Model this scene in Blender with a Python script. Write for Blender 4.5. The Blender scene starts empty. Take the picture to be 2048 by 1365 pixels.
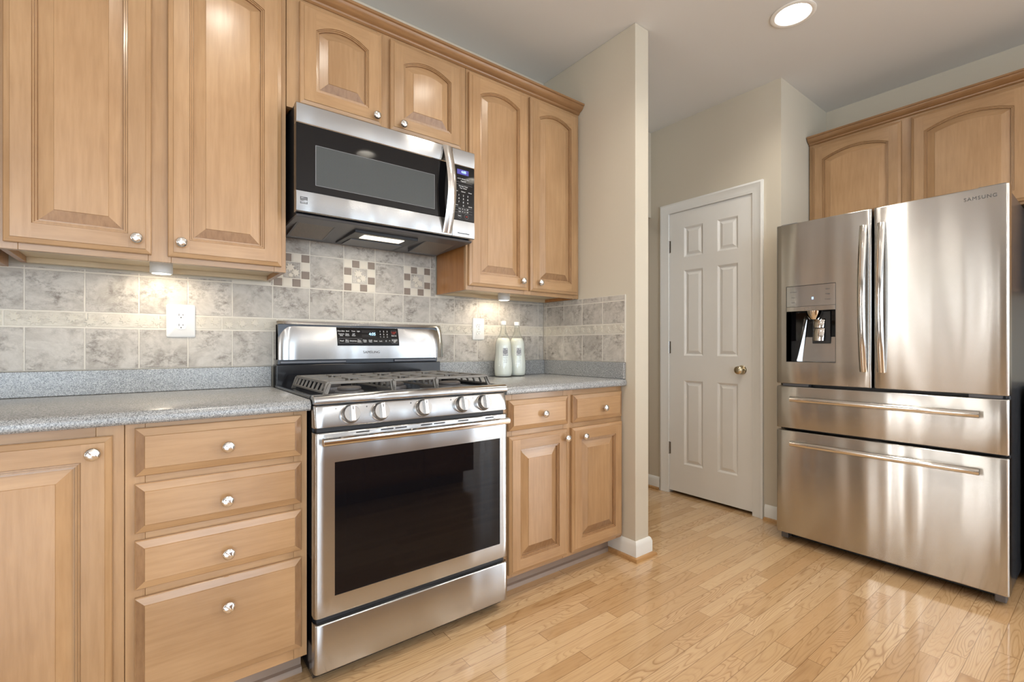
import bpy, bmesh, math, random
from math import sin, cos, pi, radians, sqrt, atan2
from mathutils import Vector, Matrix

random.seed(7)
C = bpy.context.scene
COL = C.collection

# ------------------------------------------------------------------ camera
cam_d = bpy.data.cameras.new('camera')
cam = bpy.data.objects.new('camera', cam_d)
COL.objects.link(cam)
cam.location = (0.0, 0.0, 1.09)
cam.rotation_euler = (radians(90), 0, radians(-37.4))
cam_d.sensor_width = 36.0
cam_d.lens = 36.0 * 941.3 / 2048.0
cam_d.shift_y = (693.1 - 682.5) / 2048.0
cam_d.clip_start = 0.02
C.camera = cam

# ------------------------------------------------------------------ colour management and world
C.view_settings.view_transform = 'Standard'
C.view_settings.look = 'None'
C.view_settings.gamma = 1.0
C.view_settings.use_curve_mapping = False
C.view_settings.exposure = 0.45

W = bpy.data.worlds.new('daylight_world')
C.world = W
W.use_nodes = True
W.node_tree.nodes['Background'].inputs[0].default_value = (0.72, 0.86, 1.0, 1)
W.node_tree.nodes['Background'].inputs[1].default_value = 0.6

ZC = 2.743          # ceiling height
YW = 2.233          # wall behind the cabinets
XP0, XP1 = 1.957, 2.064   # partition beside the cabinets
YP = 1.523          # front end of the partition
XD = 3.07           # wall with the door
YA = 1.293          # alcove wall beside the fridge
XR = 3.785          # right wall


def area(name, loc, rot, sx, sy, power, color):
    l = bpy.data.lights.new(name, 'AREA')
    l.shape = 'RECTANGLE'
    l.size, l.size_y = sx, sy
    l.energy = power
    l.color = color
    o = bpy.data.objects.new(name, l)
    o.location = loc
    o.rotation_euler = rot
    COL.objects.link(o)
    return o


# daylight through unseen windows behind the camera
WIN_REAR = [(-2.9, -0.5, 0.35, 2.3), (0.0, 1.55, 0.35, 2.3), (2.62, 2.92, 0.10, 2.3), (3.55, 3.90, 0.10, 2.3), (4.55, 4.85, 0.10, 2.3)]      # x0 x1 z0 z1 in the rear wall; slim ones shaped as bars for steel reflections
WIN_LEFT = [(1.95, 2.07, 0.25, 2.25), (1.64, 1.70, 0.25, 2.25), (1.22, 1.30, 0.25, 2.25), (0.95, 1.01, 0.25, 2.25), (-2.4, -1.6, 0.9, 2.1)]  # y0 y1 z0 z1 in the left wall; slivers shaped for streaks in the fridge steel
YREAR, XLEFT, XFAR = -3.8, -3.3, 5.3
ADDED_WIN_FAR = [(-3.3, -1.25, 0.06, 2.35)]  # unseen window added in the far-right wall to light the lower cabinets
DAY = (0.74, 0.87, 1.0)
for i, (x0, x1, z0, z1) in enumerate(WIN_REAR):
    area('window_daylight', ((x0 + x1) / 2, YREAR - 0.05, (z0 + z1) / 2), (radians(90), 0, 0),
         x1 - x0, z1 - z0, (18, 15, 13, 13, 10)[i] * (x1 - x0) * (z1 - z0), DAY)
for (y0, y1, z0, z1) in ADDED_WIN_FAR:
    area('window_daylight', (XFAR + 0.05, (y0 + y1) / 2, (z0 + z1) / 2), (radians(90), 0, radians(90)),
         y1 - y0, z1 - z0, 48 * (y1 - y0) * (z1 - z0), (0.95, 0.97, 1.0))
for i, (y0, y1, z0, z1) in enumerate(WIN_LEFT):
    area('window_daylight', (XLEFT - 0.05, (y0 + y1) / 2, (z0 + z1) / 2), (radians(90), 0, radians(-90)),
         y1 - y0, z1 - z0, (46 if y1 - y0 < 0.5 else 20) * (y1 - y0) * (z1 - z0), (1.0, 0.97, 0.92))

CANS = [(0.27, 1.03), (1.39, 1.03), (2.53, 1.01), (0.27, -0.32), (1.46, -0.32), (2.53, -0.32), (-1.6, -1.9), (0.6, -2.4), (3.9, -2.0), (2.5, 3.2)]  # the last is an unseen lamp added to brighten the hall
CAN_POWER = 15.0
PUCKS = [(0.026, 2.08, 1.387), (1.535, 2.08, 1.381)]

# ------------------------------------------------------------------ node helpers
class NT:
    def __init__(s, name):
        s.m = bpy.data.materials.new(name)
        s.m.use_nodes = True
        s.t = s.m.node_tree
        s.b = s.t.nodes['Principled BSDF']
        s.out = s.t.nodes['Material Output']

    def n(s, typ, **kw):
        nd = s.t.nodes.new(typ)
        for k, v in kw.items():
            setattr(nd, k, v)
        return nd

    def l(s, a, b):
        s.t.links.new(a, b)

    def put(s, sock, v):
        if isinstance(v, (int, float, tuple, list)):
            sock.default_value = v
        else:
            s.l(v, sock)

    def math(s, op, a, b=None, c=None):
        nd = s.n('ShaderNodeMath', operation=op)
        s.put(nd.inputs[0], a)
        if b is not None:
            s.put(nd.inputs[1], b)
        if c is not None:
            s.put(nd.inputs[2], c)
        return nd.outputs[0]

    def mix(s, f, a, b, mode='MIX'):
        nd = s.n('ShaderNodeMix', data_type='RGBA', blend_type=mode)
        s.put(nd.inputs[0], f)
        s.put(nd.inputs[6], (*a, 1) if isinstance(a, tuple) and len(a) == 3 else a)
        s.put(nd.inputs[7], (*b, 1) if isinstance(b, tuple) and len(b) == 3 else b)
        return nd.outputs[2]

    def noise(s, vec, scale, detail=4, rough=0.55, dist=0.0):
        nd = s.n('ShaderNodeTexNoise')
        s.l(vec, nd.inputs['Vector'])
        nd.inputs['Scale'].default_value = scale
        nd.inputs['Detail'].default_value = detail
        nd.inputs['Roughness'].default_value = rough
        nd.inputs['Distortion'].default_value = dist
        return nd.outputs['Fac']

    def ramp(s, f, stops):
        nd = s.n('ShaderNodeValToRGB')
        e = nd.color_ramp.elements
        while len(e) < len(stops):
            e.new(0.5)
        for el, (p, c) in zip(e, stops):
            el.position = p
            el.color = (*c, 1) if len(c) == 3 else c
        s.l(f, nd.inputs[0])
        return nd.outputs[0]

    def mapv(s, vec, scale=(1, 1, 1), loc=(0, 0, 0)):
        nd = s.n('ShaderNodeMapping')
        s.l(vec, nd.inputs[0])
        nd.inputs['Scale'].default_value = scale
        nd.inputs['Location'].default_value = loc
        return nd.outputs[0]

    def bump(s, h, strength, dist=0.01):
        nd = s.n('ShaderNodeBump')
        nd.inputs['Strength'].default_value = strength
        nd.inputs['Distance'].default_value = dist
        s.l(h, nd.inputs['Height'])
        s.l(nd.outputs[0], s.b.inputs['Normal'])

    def obj(s):
        return s.n('ShaderNodeTexCoord').outputs['Object']

    def pos(s):
        return s.n('ShaderNodeNewGeometry').outputs['Position']

    def set(s, **kw):
        for k, v in kw.items():
            s.put(s.b.inputs[k.replace('_', ' ')], (*v, 1) if isinstance(v, tuple) and len(v) == 3 else v)
        return s


def plain(name, col, rough=0.5, metal=0.0, spec=0.5, coat=0.0):
    t = NT(name)
    v = t.noise(t.obj(), 18.0, 2)
    c = t.mix(t.math('MULTIPLY', v, 0.10), col, tuple(x * 0.8 for x in col))
    t.set(Base_Color=c, Roughness=rough, Metallic=metal, Specular_IOR_Level=spec, Coat_Weight=coat)
    return t.m


def emitter(name, col, strength):
    t = NT(name)
    t.set(Base_Color=(0.02, 0.02, 0.02), Emission_Color=col, Emission_Strength=strength)
    return t.m


def paint(name, col, rough=0.75):
    t = NT(name)
    v = t.noise(t.pos(), 90.0, 3)
    t.set(Base_Color=col, Roughness=rough, Specular_IOR_Level=0.25)
    t.bump(v, 0.04, 0.002)
    return t.m


def wood(name, stretch, base, dark, seed, rough=0.30, coat=0.35):
    """maple: fine streaks along one axis and cloudy figure"""
    t = NT(name)
    o = t.obj()
    rnd = t.n('ShaderNodeObjectInfo').outputs['Random']
    off = t.n('ShaderNodeVectorMath', operation='SCALE')
    off.inputs[0].default_value = (3.1 + seed, 7.7, 5.3)
    t.l(rnd, off.inputs['Scale'])
    add = t.n('ShaderNodeVectorMath', operation='ADD')
    t.l(o, add.inputs[0])
    t.l(off.outputs[0], add.inputs[1])
    v = add.outputs[0]
    fine = t.noise(t.mapv(v, stretch), 9.0, 5, 0.6)
    big = t.noise(t.mapv(v, tuple(max(1.0, s * 0.12) for s in stretch)), 2.6, 3, 0.5, 0.4)
    c1 = t.ramp(fine, [(0.30, dark), (0.62, base)])
    tone = t.ramp(big, [(0.30, (0.84, 0.80, 0.76)), (0.70, (1.06, 1.06, 1.06))])
    c2 = t.mix(1.0, c1, tone, 'MULTIPLY')
    hs = t.n('ShaderNodeHueSaturation')
    t.l(c2, hs.inputs['Color'])
    t.l(t.math('MULTIPLY_ADD', rnd, 0.14, 0.93), hs.inputs['Value'])
    t.set(Base_Color=hs.outputs[0], Roughness=rough, Coat_Weight=coat, Coat_Roughness=0.16)
    t.bump(fine, 0.03, 0.002)
    return t.m


MAPLE, MAPLE_D = (0.475, 0.290, 0.146), (0.410, 0.240, 0.114)
M = {}
M['maple_v'] = wood('maple_vertical_grain', (9, 9, 0.7), MAPLE, MAPLE_D, 0.0)
M['maple_h'] = wood('maple_horizontal_grain', (0.7, 9, 9), MAPLE, MAPLE_D, 2.0)
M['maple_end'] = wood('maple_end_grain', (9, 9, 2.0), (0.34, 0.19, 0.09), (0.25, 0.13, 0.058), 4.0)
M['crown'] = wood('crown_stained_maple', (0.7, 9, 9), (0.36, 0.195, 0.085), (0.28, 0.145, 0.06), 6.0)
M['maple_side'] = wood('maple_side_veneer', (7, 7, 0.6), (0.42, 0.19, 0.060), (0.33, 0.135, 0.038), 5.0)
M['cab_under'] = plain('cabinet_underside_laminate', (0.62, 0.50, 0.33), 0.5)
M['wall'] = paint('wall_paint_greige', (0.61, 0.55, 0.445))
M['wall_white'] = paint('wall_paint_offwhite', (0.76, 0.735, 0.67))
M['ceiling'] = paint('ceiling_paint', (0.73, 0.725, 0.715), 0.85)
M['wall_cool'] = paint('wall_paint_cool_grey', (0.40, 0.45, 0.51))  # unseen rear wall, tinted cool so the steel reflects bluish
M['wall_accent'] = paint('wall_paint_brown_accent', (0.20, 0.17, 0.145))  # unseen left wall, made dark to give the fridge reflections contrast
M['trim'] = plain('white_trim_paint', (0.83, 0.82, 0.78), 0.35)
M['door'] = plain('white_door_paint', (0.84, 0.82, 0.775), 0.38)
M['black'] = plain('black_enamel', (0.012, 0.012, 0.014), 0.12)
M['blackm'] = plain('black_plastic', (0.02, 0.02, 0.022), 0.4)
M['iron'] = plain('grey_cast_iron', (0.20, 0.185, 0.165), 0.42, 0.35)
M['burner'] = plain('burner_cap_grey', (0.10, 0.09, 0.085), 0.5)
M['chrome'] = plain('polished_steel', (0.78, 0.76, 0.73), 0.10, 1.0)
M['knob'] = plain('satin_steel_knob', (0.80, 0.79, 0.78), 0.2, 1.0)
M['knob_body'] = plain('nickel_knob_body', (0.42, 0.40, 0.38), 0.25, 1.0)
M['dark_steel'] = plain('dark_grey_steel', (0.055, 0.06, 0.07), 0.22, 0.3)
M['hood'] = plain('hood_grey_metal', (0.15, 0.15, 0.16), 0.4, 0.5)
M['brass'] = plain('satin_brass', (0.70, 0.62, 0.46), 0.25, 1.0)
M['plate'] = plain('white_plastic', (0.72, 0.71, 0.69), 0.3)
M['leaf'] = plain('cream_leaf_relief', (0.62, 0.57, 0.48), 0.6)
M['slot'] = plain('dark_slot', (0.05, 0.045, 0.04), 0.6)
M['white_ink'] = plain('white_lettering', (0.85, 0.85, 0.85), 0.6)
M['grey_ink'] = plain('dark_grey_lettering', (0.10, 0.10, 0.10), 0.5)
M['line_ink'] = plain('grey_line_print', (0.25, 0.25, 0.26), 0.5)
M['red_ink'] = plain('red_lettering', (0.5, 0.06, 0.04), 0.6)
M['grout'] = plain('cream_grout', (0.68, 0.635, 0.555), 0.85)
M['tile_cream'] = plain('cream_stone', (0.70, 0.64, 0.54), 0.6)
M['tile_brown'] = plain('taupe_stone', (0.25, 0.195, 0.155), 0.55)
M['shoe'] = wood('oak_shoe_moulding', (0.8, 9, 9), (0.52, 0.30, 0.12), (0.40, 0.21, 0.08), 1.0)
M['toe'] = plain('toe_kick_wood', (0.34, 0.25, 0.19), 0.45)
M['bulb'] = emitter('lit_bulb', (1.0, 0.95, 0.86), 30.0)
M['pucklens'] = emitter('puck_light_lens', (1.0, 0.92, 0.78), 5.0)
M['can'] = plain('can_reflector_white', (0.88, 0.86, 0.82), 0.35)
M['hoodlamp'] = emitter('hood_lamp_lens', (1.0, 0.90, 0.70), 1.6)
M['lcd'] = emitter('blue_display', (0.045, 0.035, 0.30), 1.0)
M['lcd_digit'] = emitter('blue_white_digits', (0.40, 0.75, 1.0), 2.2)
M['led'] = emitter('blue_led', (0.35, 0.5, 1.0), 1.6)


def steel(name, col, rough, aniso=0.75, wav=0.10):
    t = NT(name)
    o = t.obj()
    tg = t.n('ShaderNodeTangent', direction_type='RADIAL', axis='Z')
    streak = t.noise(t.mapv(o, (1.2, 1.2, 70)), 6.0, 2)
    big = t.noise(t.mapv(o, (2.2, 2.2, 0.12)), 3.0, 1, 0.4)
    t.set(Base_Color=t.mix(streak, tuple(x * 0.94 for x in col), col), Metallic=1.0,
          Roughness=rough, Anisotropic=aniso, Anisotropic_Rotation=0.25)
    t.l(tg.outputs[0], t.b.inputs['Tangent'])
    t.bump(big, wav, 0.02)
    return t.m


M['steel'] = steel('brushed_stainless', (0.57, 0.56, 0.545), 0.24, 1.0, 0.40)
M['steel_s'] = steel('smooth_stainless', (0.53, 0.54, 0.55), 0.22, 0.95, 0.25)


def glass_black(name, tint, tr):
    t = NT(name)
    tr_b = t.n('ShaderNodeBsdfTransparent')
    tr_b.inputs[0].default_value = (*tint, 1)
    t.set(Base_Color=(0.006, 0.006, 0.008), Roughness=0.03, Specular_IOR_Level=0.5)
    mx = t.n('ShaderNodeMixShader')
    mx.inputs[0].default_value = tr
    t.l(t.b.outputs[0], mx.inputs[1])
    t.l(tr_b.outputs[0], mx.inputs[2])
    t.l(mx.outputs[0], t.out.inputs[0])
    return t.m


M['oven_glass'] = glass_black('oven_door_glass', (0.45, 0.30, 0.24), 0.35)
M['mw_glass'] = plain('black_glass', (0.006, 0.0055, 0.006), 0.04, 0, 0.3)


def mesh_window():
    t = NT('microwave_screen_glass')
    o = t.obj()
    sx = t.n('ShaderNodeSeparateXYZ')
    t.l(o, sx.inputs[0])
    a = t.math('SINE', t.math('MULTIPLY', sx.outputs[0], 1400.0))
    b = t.math('SINE', t.math('MULTIPLY', sx.outputs[2], 1400.0))
    f = t.math('GREATER_THAN', t.math('MULTIPLY', a, b), 0.15)
    t.set(Base_Color=t.mix(f, (0.055, 0.06, 0.06), (0.10, 0.108, 0.108)), Roughness=0.06, Specular_IOR_Level=0.3)
    return t.m


M['mw_screen'] = mesh_window()


def filt():
    t = NT('grease_filter_mesh')
    o = t.obj()
    sx = t.n('ShaderNodeSeparateXYZ')
    t.l(o, sx.inputs[0])
    a = t.math('SINE', t.math('MULTIPLY', t.math('ADD', sx.outputs[0], sx.outputs[1]), 700.0))
    b = t.math('SINE', t.math('MULTIPLY', t.math('SUBTRACT', sx.outputs[0], sx.outputs[1]), 700.0))
    f = t.math('GREATER_THAN', t.math('MULTIPLY', a, b), -0.2)
    t.set(Base_Color=t.mix(f, (0.03, 0.027, 0.025), (0.34, 0.30, 0.26)), Roughness=0.4, Metallic=0.5)
    t.bump(t.math('MULTIPLY', a, b), 0.3, 0.003)
    return t.m


M['filter'] = filt()


def stone(name, lo, mid, hi):
    t = NT(name)
    p = t.pos()
    geo = t.n('ShaderNodeNewGeometry')
    r = geo.outputs['Random Per Island']
    off = t.n('ShaderNodeVectorMath', operation='SCALE')
    off.inputs[0].default_value = (13.0, 5.0, 9.0)
    t.l(r, off.inputs['Scale'])
    add = t.n('ShaderNodeVectorMath', operation='ADD')
    t.l(p, add.inputs[0])
    t.l(off.outputs[0], add.inputs[1])
    v = add.outputs[0]
    big = t.noise(v, 9.0, 6, 0.62, 0.6)
    fine = t.noise(t.mapv(v, (1, 1, 1.3)), 36.0, 8, 0.80, 0.25)
    c = t.ramp(big, [(0.33, mid), (0.50, hi), (0.72, mid)])
    patch = t.ramp(t.noise(v, 13.0, 2, 0.5), [(0.42, (0.15, 0.15, 0.15)), (0.62, (1, 1, 1))])
    c = t.mix(t.math('MULTIPLY', t.ramp(fine, [(0.36, (1, 1, 1)), (0.56, (0, 0, 0))]), patch), c, lo)
    tone = t.math('MULTIPLY_ADD', r, 0.16, 0.92)
    hs = t.n('ShaderNodeHueSaturation')
    t.l(c, hs.inputs['Color'])
    t.l(tone, hs.inputs['Value'])
    t.set(Base_Color=hs.outputs[0], Roughness=0.5, Specular_IOR_Level=0.4)
    t.bump(t.math('ADD', fine, big), 0.35, 0.004)
    return t.m


M['tile'] = stone('tumbled_grey_stone', (0.20, 0.172, 0.145), (0.39, 0.353, 0.308), (0.55, 0.51, 0.455))
M['border'] = stone('cream_border_stone', (0.42, 0.375, 0.31), (0.56, 0.51, 0.43), (0.63, 0.585, 0.50))


def counter():
    t = NT('speckled_grey_solid_surface')
    p = t.pos()
    a = t.noise(p, 340.0, 2, 0.7)
    b = t.noise(p, 700.0, 1, 0.5)
    c = t.ramp(a, [(0.36, (0.10, 0.10, 0.10)), (0.47, (0.275, 0.28, 0.28)), (0.54, (0.31, 0.313, 0.31)), (0.66, (0.52, 0.515, 0.50))])
    c = t.mix(t.ramp(b, [(0.60, (0, 0, 0)), (0.68, (1, 1, 1))]), c, (0.42, 0.43, 0.43))
    t.set(Base_Color=c, Roughness=0.22, Specular_IOR_Level=0.5)
    return t.m


M['counter'] = counter()


def floor_mat():
    t = NT('oak_strip_floor')
    p = t.pos()
    s = t.n('ShaderNodeSeparateXYZ')
    t.l(p, s.inputs[0])
    x, y = s.outputs[0], s.outputs[1]
    yr = t.math('DIVIDE', t.math('ADD', y, 20.0), 0.0565)
    row = t.math('FLOOR', yr)
    w1 = t.n('ShaderNodeTexWhiteNoise', noise_dimensions='1D')
    t.l(row, w1.inputs['W'])
    xr = t.math('ADD', t.math('DIVIDE', x, t.math('MULTIPLY_ADD', w1.outputs[0], 0.35, 0.50)), t.math('MULTIPLY', w1.outputs[0], 31.7))
    col = t.math('FLOOR', xr)
    cb = t.n('ShaderNodeCombineXYZ')
    t.l(row, cb.inputs[0])
    t.l(col, cb.inputs[1])
    w2 = t.n('ShaderNodeTexWhiteNoise', noise_dimensions='2D')
    t.l(cb.outputs[0], w2.inputs['Vector'])
    rid = w2.outputs['Value']
    rc = t.n('ShaderNodeSeparateColor')
    t.l(w2.outputs['Color'], rc.inputs[0])
    gv = t.n('ShaderNodeCombineXYZ')
    t.l(t.math('MULTIPLY_ADD', rid, 40.0, t.math('MULTIPLY', x, 1.15)), gv.inputs[0])
    t.l(t.math('MULTIPLY_ADD', rc.outputs[1], 30.0, t.math('MULTIPLY', y, 9.0)), gv.inputs[1])
    t.l(t.math('MULTIPLY', rc.outputs[2], 17.0), gv.inputs[2])
    n1 = t.noise(gv.outputs[0], 1.7, 1.5, 0.45, 0.15)
    ringn = t.math('MULTIPLY_ADD', rc.outputs[0], 16.0, 12.0)
    fr = t.math('FRACT', t.math('MULTIPLY', n1, ringn))
    ring = t.ramp(fr, [(0.0, (1, 1, 1)), (0.16, (0.35, 0.35, 0.35)), (0.45, (0, 0, 0)), (0.86, (0.08, 0.08, 0.08)), (1.0, (1, 1, 1))])
    fv = t.n('ShaderNodeCombineXYZ')
    t.l(t.math('MULTIPLY_ADD', rid, 9.0, t.math('MULTIPLY', x, 5.0)), fv.inputs[0])
    t.l(t.math('MULTIPLY', y, 190.0), fv.inputs[1])
    pore = t.noise(fv.outputs[0], 1.6, 3, 0.6)
    base = t.ramp(rid, [(0.0, (0.53, 0.325, 0.155)), (0.35, (0.64, 0.425, 0.225)), (0.7, (0.72, 0.50, 0.285)), (1.0, (0.60, 0.375, 0.185))])
    c = t.mix(t.math('MULTIPLY', ring, t.math('MULTIPLY_ADD', rc.outputs[2], 0.62, 0.12)), base, (0.33, 0.17, 0.065))
    c = t.mix(t.math('MULTIPLY', t.ramp(pore, [(0.50, (0, 0, 0)), (0.72, (1, 1, 1))]), 0.28), c, (0.40, 0.21, 0.08))
    fy = t.math('FRACT', yr)
    ey = t.math('MINIMUM', fy, t.math('SUBTRACT', 1.0, fy))
    fx = t.math('FRACT', xr)
    ex = t.math('MINIMUM', fx, t.math('SUBTRACT', 1.0, fx))
    seam = t.math('MAXIMUM', t.math('LESS_THAN', ey, 0.018), t.math('LESS_THAN', ex, 0.0018))
    c = t.mix(t.math('MULTIPLY', seam, 0.60), c, (0.16, 0.075, 0.028))
    t.set(Base_Color=c, Roughness=t.math('MULTIPLY_ADD', ring, 0.08, 0.16), Coat_Weight=0.7, Coat_Roughness=0.05)
    t.bump(t.math('ADD', t.math('MULTIPLY', seam, -1.0), t.math('MULTIPLY', rid, 0.8)), 0.10, 0.002)
    return t.m


M['floor'] = floor_mat()


def bottle_mats():
    t = NT('milky_lemonade')
    t.set(Base_Color=(0.86, 0.87, 0.82), Roughness=0.12, Subsurface_Weight=0.3, Specular_IOR_Level=0.6)
    t.b.inputs['Subsurface Radius'].default_value = (0.02, 0.02, 0.015)
    M['liquid'] = t.m
    t = NT('clear_bottle_glass')
    tr = t.n('ShaderNodeBsdfTransparent')
    tr.inputs[0].default_value = (0.93, 0.94, 0.92, 1)
    gl = t.n('ShaderNodeBsdfGlossy')
    gl.inputs['Roughness'].default_value = 0.03
    fz = t.n('ShaderNodeFresnel')
    fz.inputs[0].default_value = 1.5
    mx = t.n('ShaderNodeMixShader')
    t.l(t.math('MULTIPLY_ADD', fz.outputs[0], 0.4, 0.02), mx.inputs[0])
    t.l(tr.outputs[0], mx.inputs[1])
    t.l(gl.outputs[0], mx.inputs[2])
    t.l(mx.outputs[0], t.out.inputs[0])
    M['clear'] = t.m


bottle_mats()


# ------------------------------------------------------------------ mesh helpers
class MB:
    def __init__(s):
        s.v, s.f, s.mi, s.mats, s.cur = [], [], [], [], 0

    def m(s, mat):
        if mat not in s.mats:
            s.mats.append(mat)
        s.cur = s.mats.index(mat)
        return s

    def vert(s, p):
        s.v.append(tuple(p))
        return len(s.v) - 1

    def face(s, idx):
        s.f.append(tuple(idx))
        s.mi.append(s.cur)

    def quad(s, a, b, c, d):
        s.face([s.vert(p) for p in (a, b, c, d)])

    def box(s, x0, x1, y0, y1, z0, z1):
        b = len(s.v)
        for z in (z0, z1):
            for x, y in ((x0, y0), (x1, y0), (x1, y1), (x0, y1)):
                s.v.append((x, y, z))
        for q in ((3, 2, 1, 0), (4, 5, 6, 7), (0, 1, 5, 4), (1, 2, 6, 5), (2, 3, 7, 6), (3, 0, 4, 7)):
            s.face([b + i for i in q])
        return s

    def loops(s, loops, close=True, cap0=False, cap1=False):
        ids = [[s.vert(p) for p in lp] for lp in loops]
        n = len(ids[0])
        for a, b in zip(ids, ids[1:]):
            for i in range(n if close else n - 1):
                j = (i + 1) % n
                s.face((a[i], a[j], b[j], b[i]))
        if cap0:
            s.face(tuple(reversed(ids[0])))
        if cap1:
            s.face(tuple(ids[-1]))
        return s

    def lathe(s, prof, c, axis='Z', n=32, cap0=True, cap1=True):
        lps = []
        for r, h in prof:
            lp = []
            for i in range(n):
                a = 2 * pi * i / n
                u, w = r * cos(a), r * sin(a)
                if axis == 'Z':
                    lp.append((c[0] + u, c[1] + w, c[2] + h))
                elif axis == '-Y':
                    lp.append((c[0] + u, c[1] - h, c[2] + w))
                elif axis == '-X':
                    lp.append((c[0] - h, c[1] - u, c[2] + w))
                elif axis == 'X':
                    lp.append((c[0] + h, c[1] + u, c[2] + w))
            lps.append(lp)
        return s.loops(lps, True, cap0, cap1)

    def tube(s, path, r, n=10, rz=None, cap=True):
        P = [Vector(p) for p in path]
        lps = []
        up = None
        for i, p in enumerate(P):
            d = (P[min(i + 1, len(P) - 1)] - P[max(i - 1, 0)]).normalized()
            if up is None:
                up = Vector((0, 0, 1)) if abs(d.z) < 0.9 else Vector((0, 1, 0))
            a = d.cross(up).normalized()
            b = a.cross(d).normalized()
            rr = r[i] if isinstance(r, (list, tuple)) else r
            r2 = rr if rz is None else rz
            lps.append([p + a * (rr * cos(2 * pi * k / n)) + b * (r2 * sin(2 * pi * k / n)) for k in range(n)])
        return s.loops(lps, True, cap, cap)

    def prism(s, poly, axis, a, b):
        """poly in the two other axes (cyclic order), extruded a..b along axis"""
        def P(u, w, t):
            return {'X': (t, u, w), 'Y': (u, t, w), 'Z': (u, w, t)}[axis]
        lo = [P(u, w, a) for u, w in poly]
        hi = [P(u, w, b) for u, w in poly]
        return s.loops([lo, hi], True, True, True)

    def build(s, name, parent=None, bevel=0.0, segs=2, smooth=True, angle=38):
        me = bpy.data.meshes.new(name)
        me.from_pydata(s.v, [], s.f)
        for k in s.mats:
            me.materials.append(M[k])
        me.polygons.foreach_set('material_index', s.mi)
        bm = bmesh.new()
        bm.from_mesh(me)
        bmesh.ops.recalc_face_normals(bm, faces=bm.faces)
        bm.to_mesh(me)
        bm.free()
        if smooth:
            me.polygons.foreach_set('use_smooth', [True] * len(me.polygons))
            me.set_sharp_from_angle(angle=radians(angle))
        me.update()
        o = bpy.data.objects.new(name, me)
        COL.objects.link(o)
        if parent:
            o.parent = parent
        if bevel:
            b = o.modifiers.new('bevel', 'BEVEL')
            b.width = bevel
            b.segments = segs
            b.limit_method = 'ANGLE'
            b.angle_limit = radians(40)
            b.harden_normals = True
        return o


def tag(o, label, cat, group=None):
    o['label'] = label
    o['category'] = cat
    if group:
        o['group'] = group
    return o


def thing(name, label, cat, loc=(0, 0, 0), rz=0.0, group=None):
    o = bpy.data.objects.new(name, None)
    o.empty_display_size = 0.05
    o.location = loc
    o.rotation_euler = (0, 0, rz)
    COL.objects.link(o)
    return tag(o, label, cat, group)


def struct(mb, name, **kw):
    o = mb.build(name, None, **kw)
    o['kind'] = 'structure'
    return o


def text(name, body, size, loc, parent, mat, rot=(radians(90), 0, 0), ext=0.0004, align='CENTER', sx=1.0, spacing=1.0, line=1.0):
    cu = bpy.data.curves.new(name, 'FONT')
    cu.body = body
    cu.size = size
    cu.extrude = ext
    cu.align_x = align
    cu.align_y = 'CENTER'
    cu.space_character = spacing
    cu.space_line = line
    cu.materials.append(M[mat])
    tmp = bpy.data.objects.new('tmp', cu)
    me = bpy.data.meshes.new_from_object(tmp)
    bpy.data.objects.remove(tmp)
    bpy.data.curves.remove(cu)
    me.name = name
    if not me.materials:
        me.materials.append(M[mat])
    o = bpy.data.objects.new(name, me)
    o.location = loc
    o.rotation_euler = rot
    o.scale = (sx, 1, 1)
    COL.objects.link(o)
    o.parent = parent
    return o


# ------------------------------------------------------------------ room shell
struct(MB().m('floor').box(XLEFT - 0.1, XFAR + 0.1, YREAR - 0.1, 4.3, -0.06, 0.0), 'floor', smooth=False)


def ceiling():
    bm = bmesh.new()
    rect = [(XLEFT - 0.1, YREAR - 0.1), (XFAR + 0.1, YREAR - 0.1), (XFAR + 0.1, 4.3), (XLEFT - 0.1, 4.3)]
    edges = []
    for pts in [rect] + [[(cx + 0.078 * cos(2 * pi * k / 40), cy + 0.078 * sin(2 * pi * k / 40)) for k in range(40)] for cx, cy in CANS]:
        vs = [bm.verts.new((x, y, ZC)) for x, y in pts]
        for a, b in zip(vs, vs[1:] + vs[:1]):
            edges.append(bm.edges.new((a, b)))
    bmesh.ops.triangle_fill(bm, edges=edges, use_beauty=True, use_dissolve=False, normal=(0, 0, -1))
    r = bmesh.ops.extrude_face_region(bm, geom=list(bm.faces))
    for e in r['geom']:
        if isinstance(e, bmesh.types.BMVert):
            e.co.z += 0.02
    bmesh.ops.recalc_face_normals(bm, faces=bm.faces)
    me = bpy.data.meshes.new('ceiling')
    bm.to_mesh(me)
    bm.free()
    me.materials.append(M['ceiling'])
    o = bpy.data.objects.new('ceiling', me)
    COL.objects.link(o)
    o['kind'] = 'structure'


ceiling()

struct(MB().m('wall').box(XLEFT, XP0, YW, YW + 0.12, 0, ZC), 'wall_back', smooth=False)
# partition: greige side faces, off-white end
mb = MB().m('wall')
mb.box(XP0, XP1, YP, YW + 0.12, 0, ZC)
struct(mb, 'wall_partition', bevel=0.004)
# hall: header over the opening behind the partition, end wall far inside
struct(MB().m('wall').box(XP1, XD, YW + 0.01, YW + 0.12, 2.085, ZC), 'wall_header', smooth=False)
struct(MB().m('wall').box(0.9, XD + 0.8, 4.15, 4.25, 0, ZC), 'wall_hall_end', smooth=False)
struct(MB().m('wall').box(0.9, 1.0, YW + 0.12, 4.15, 0, ZC), 'wall_hall_left', smooth=False)
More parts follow.
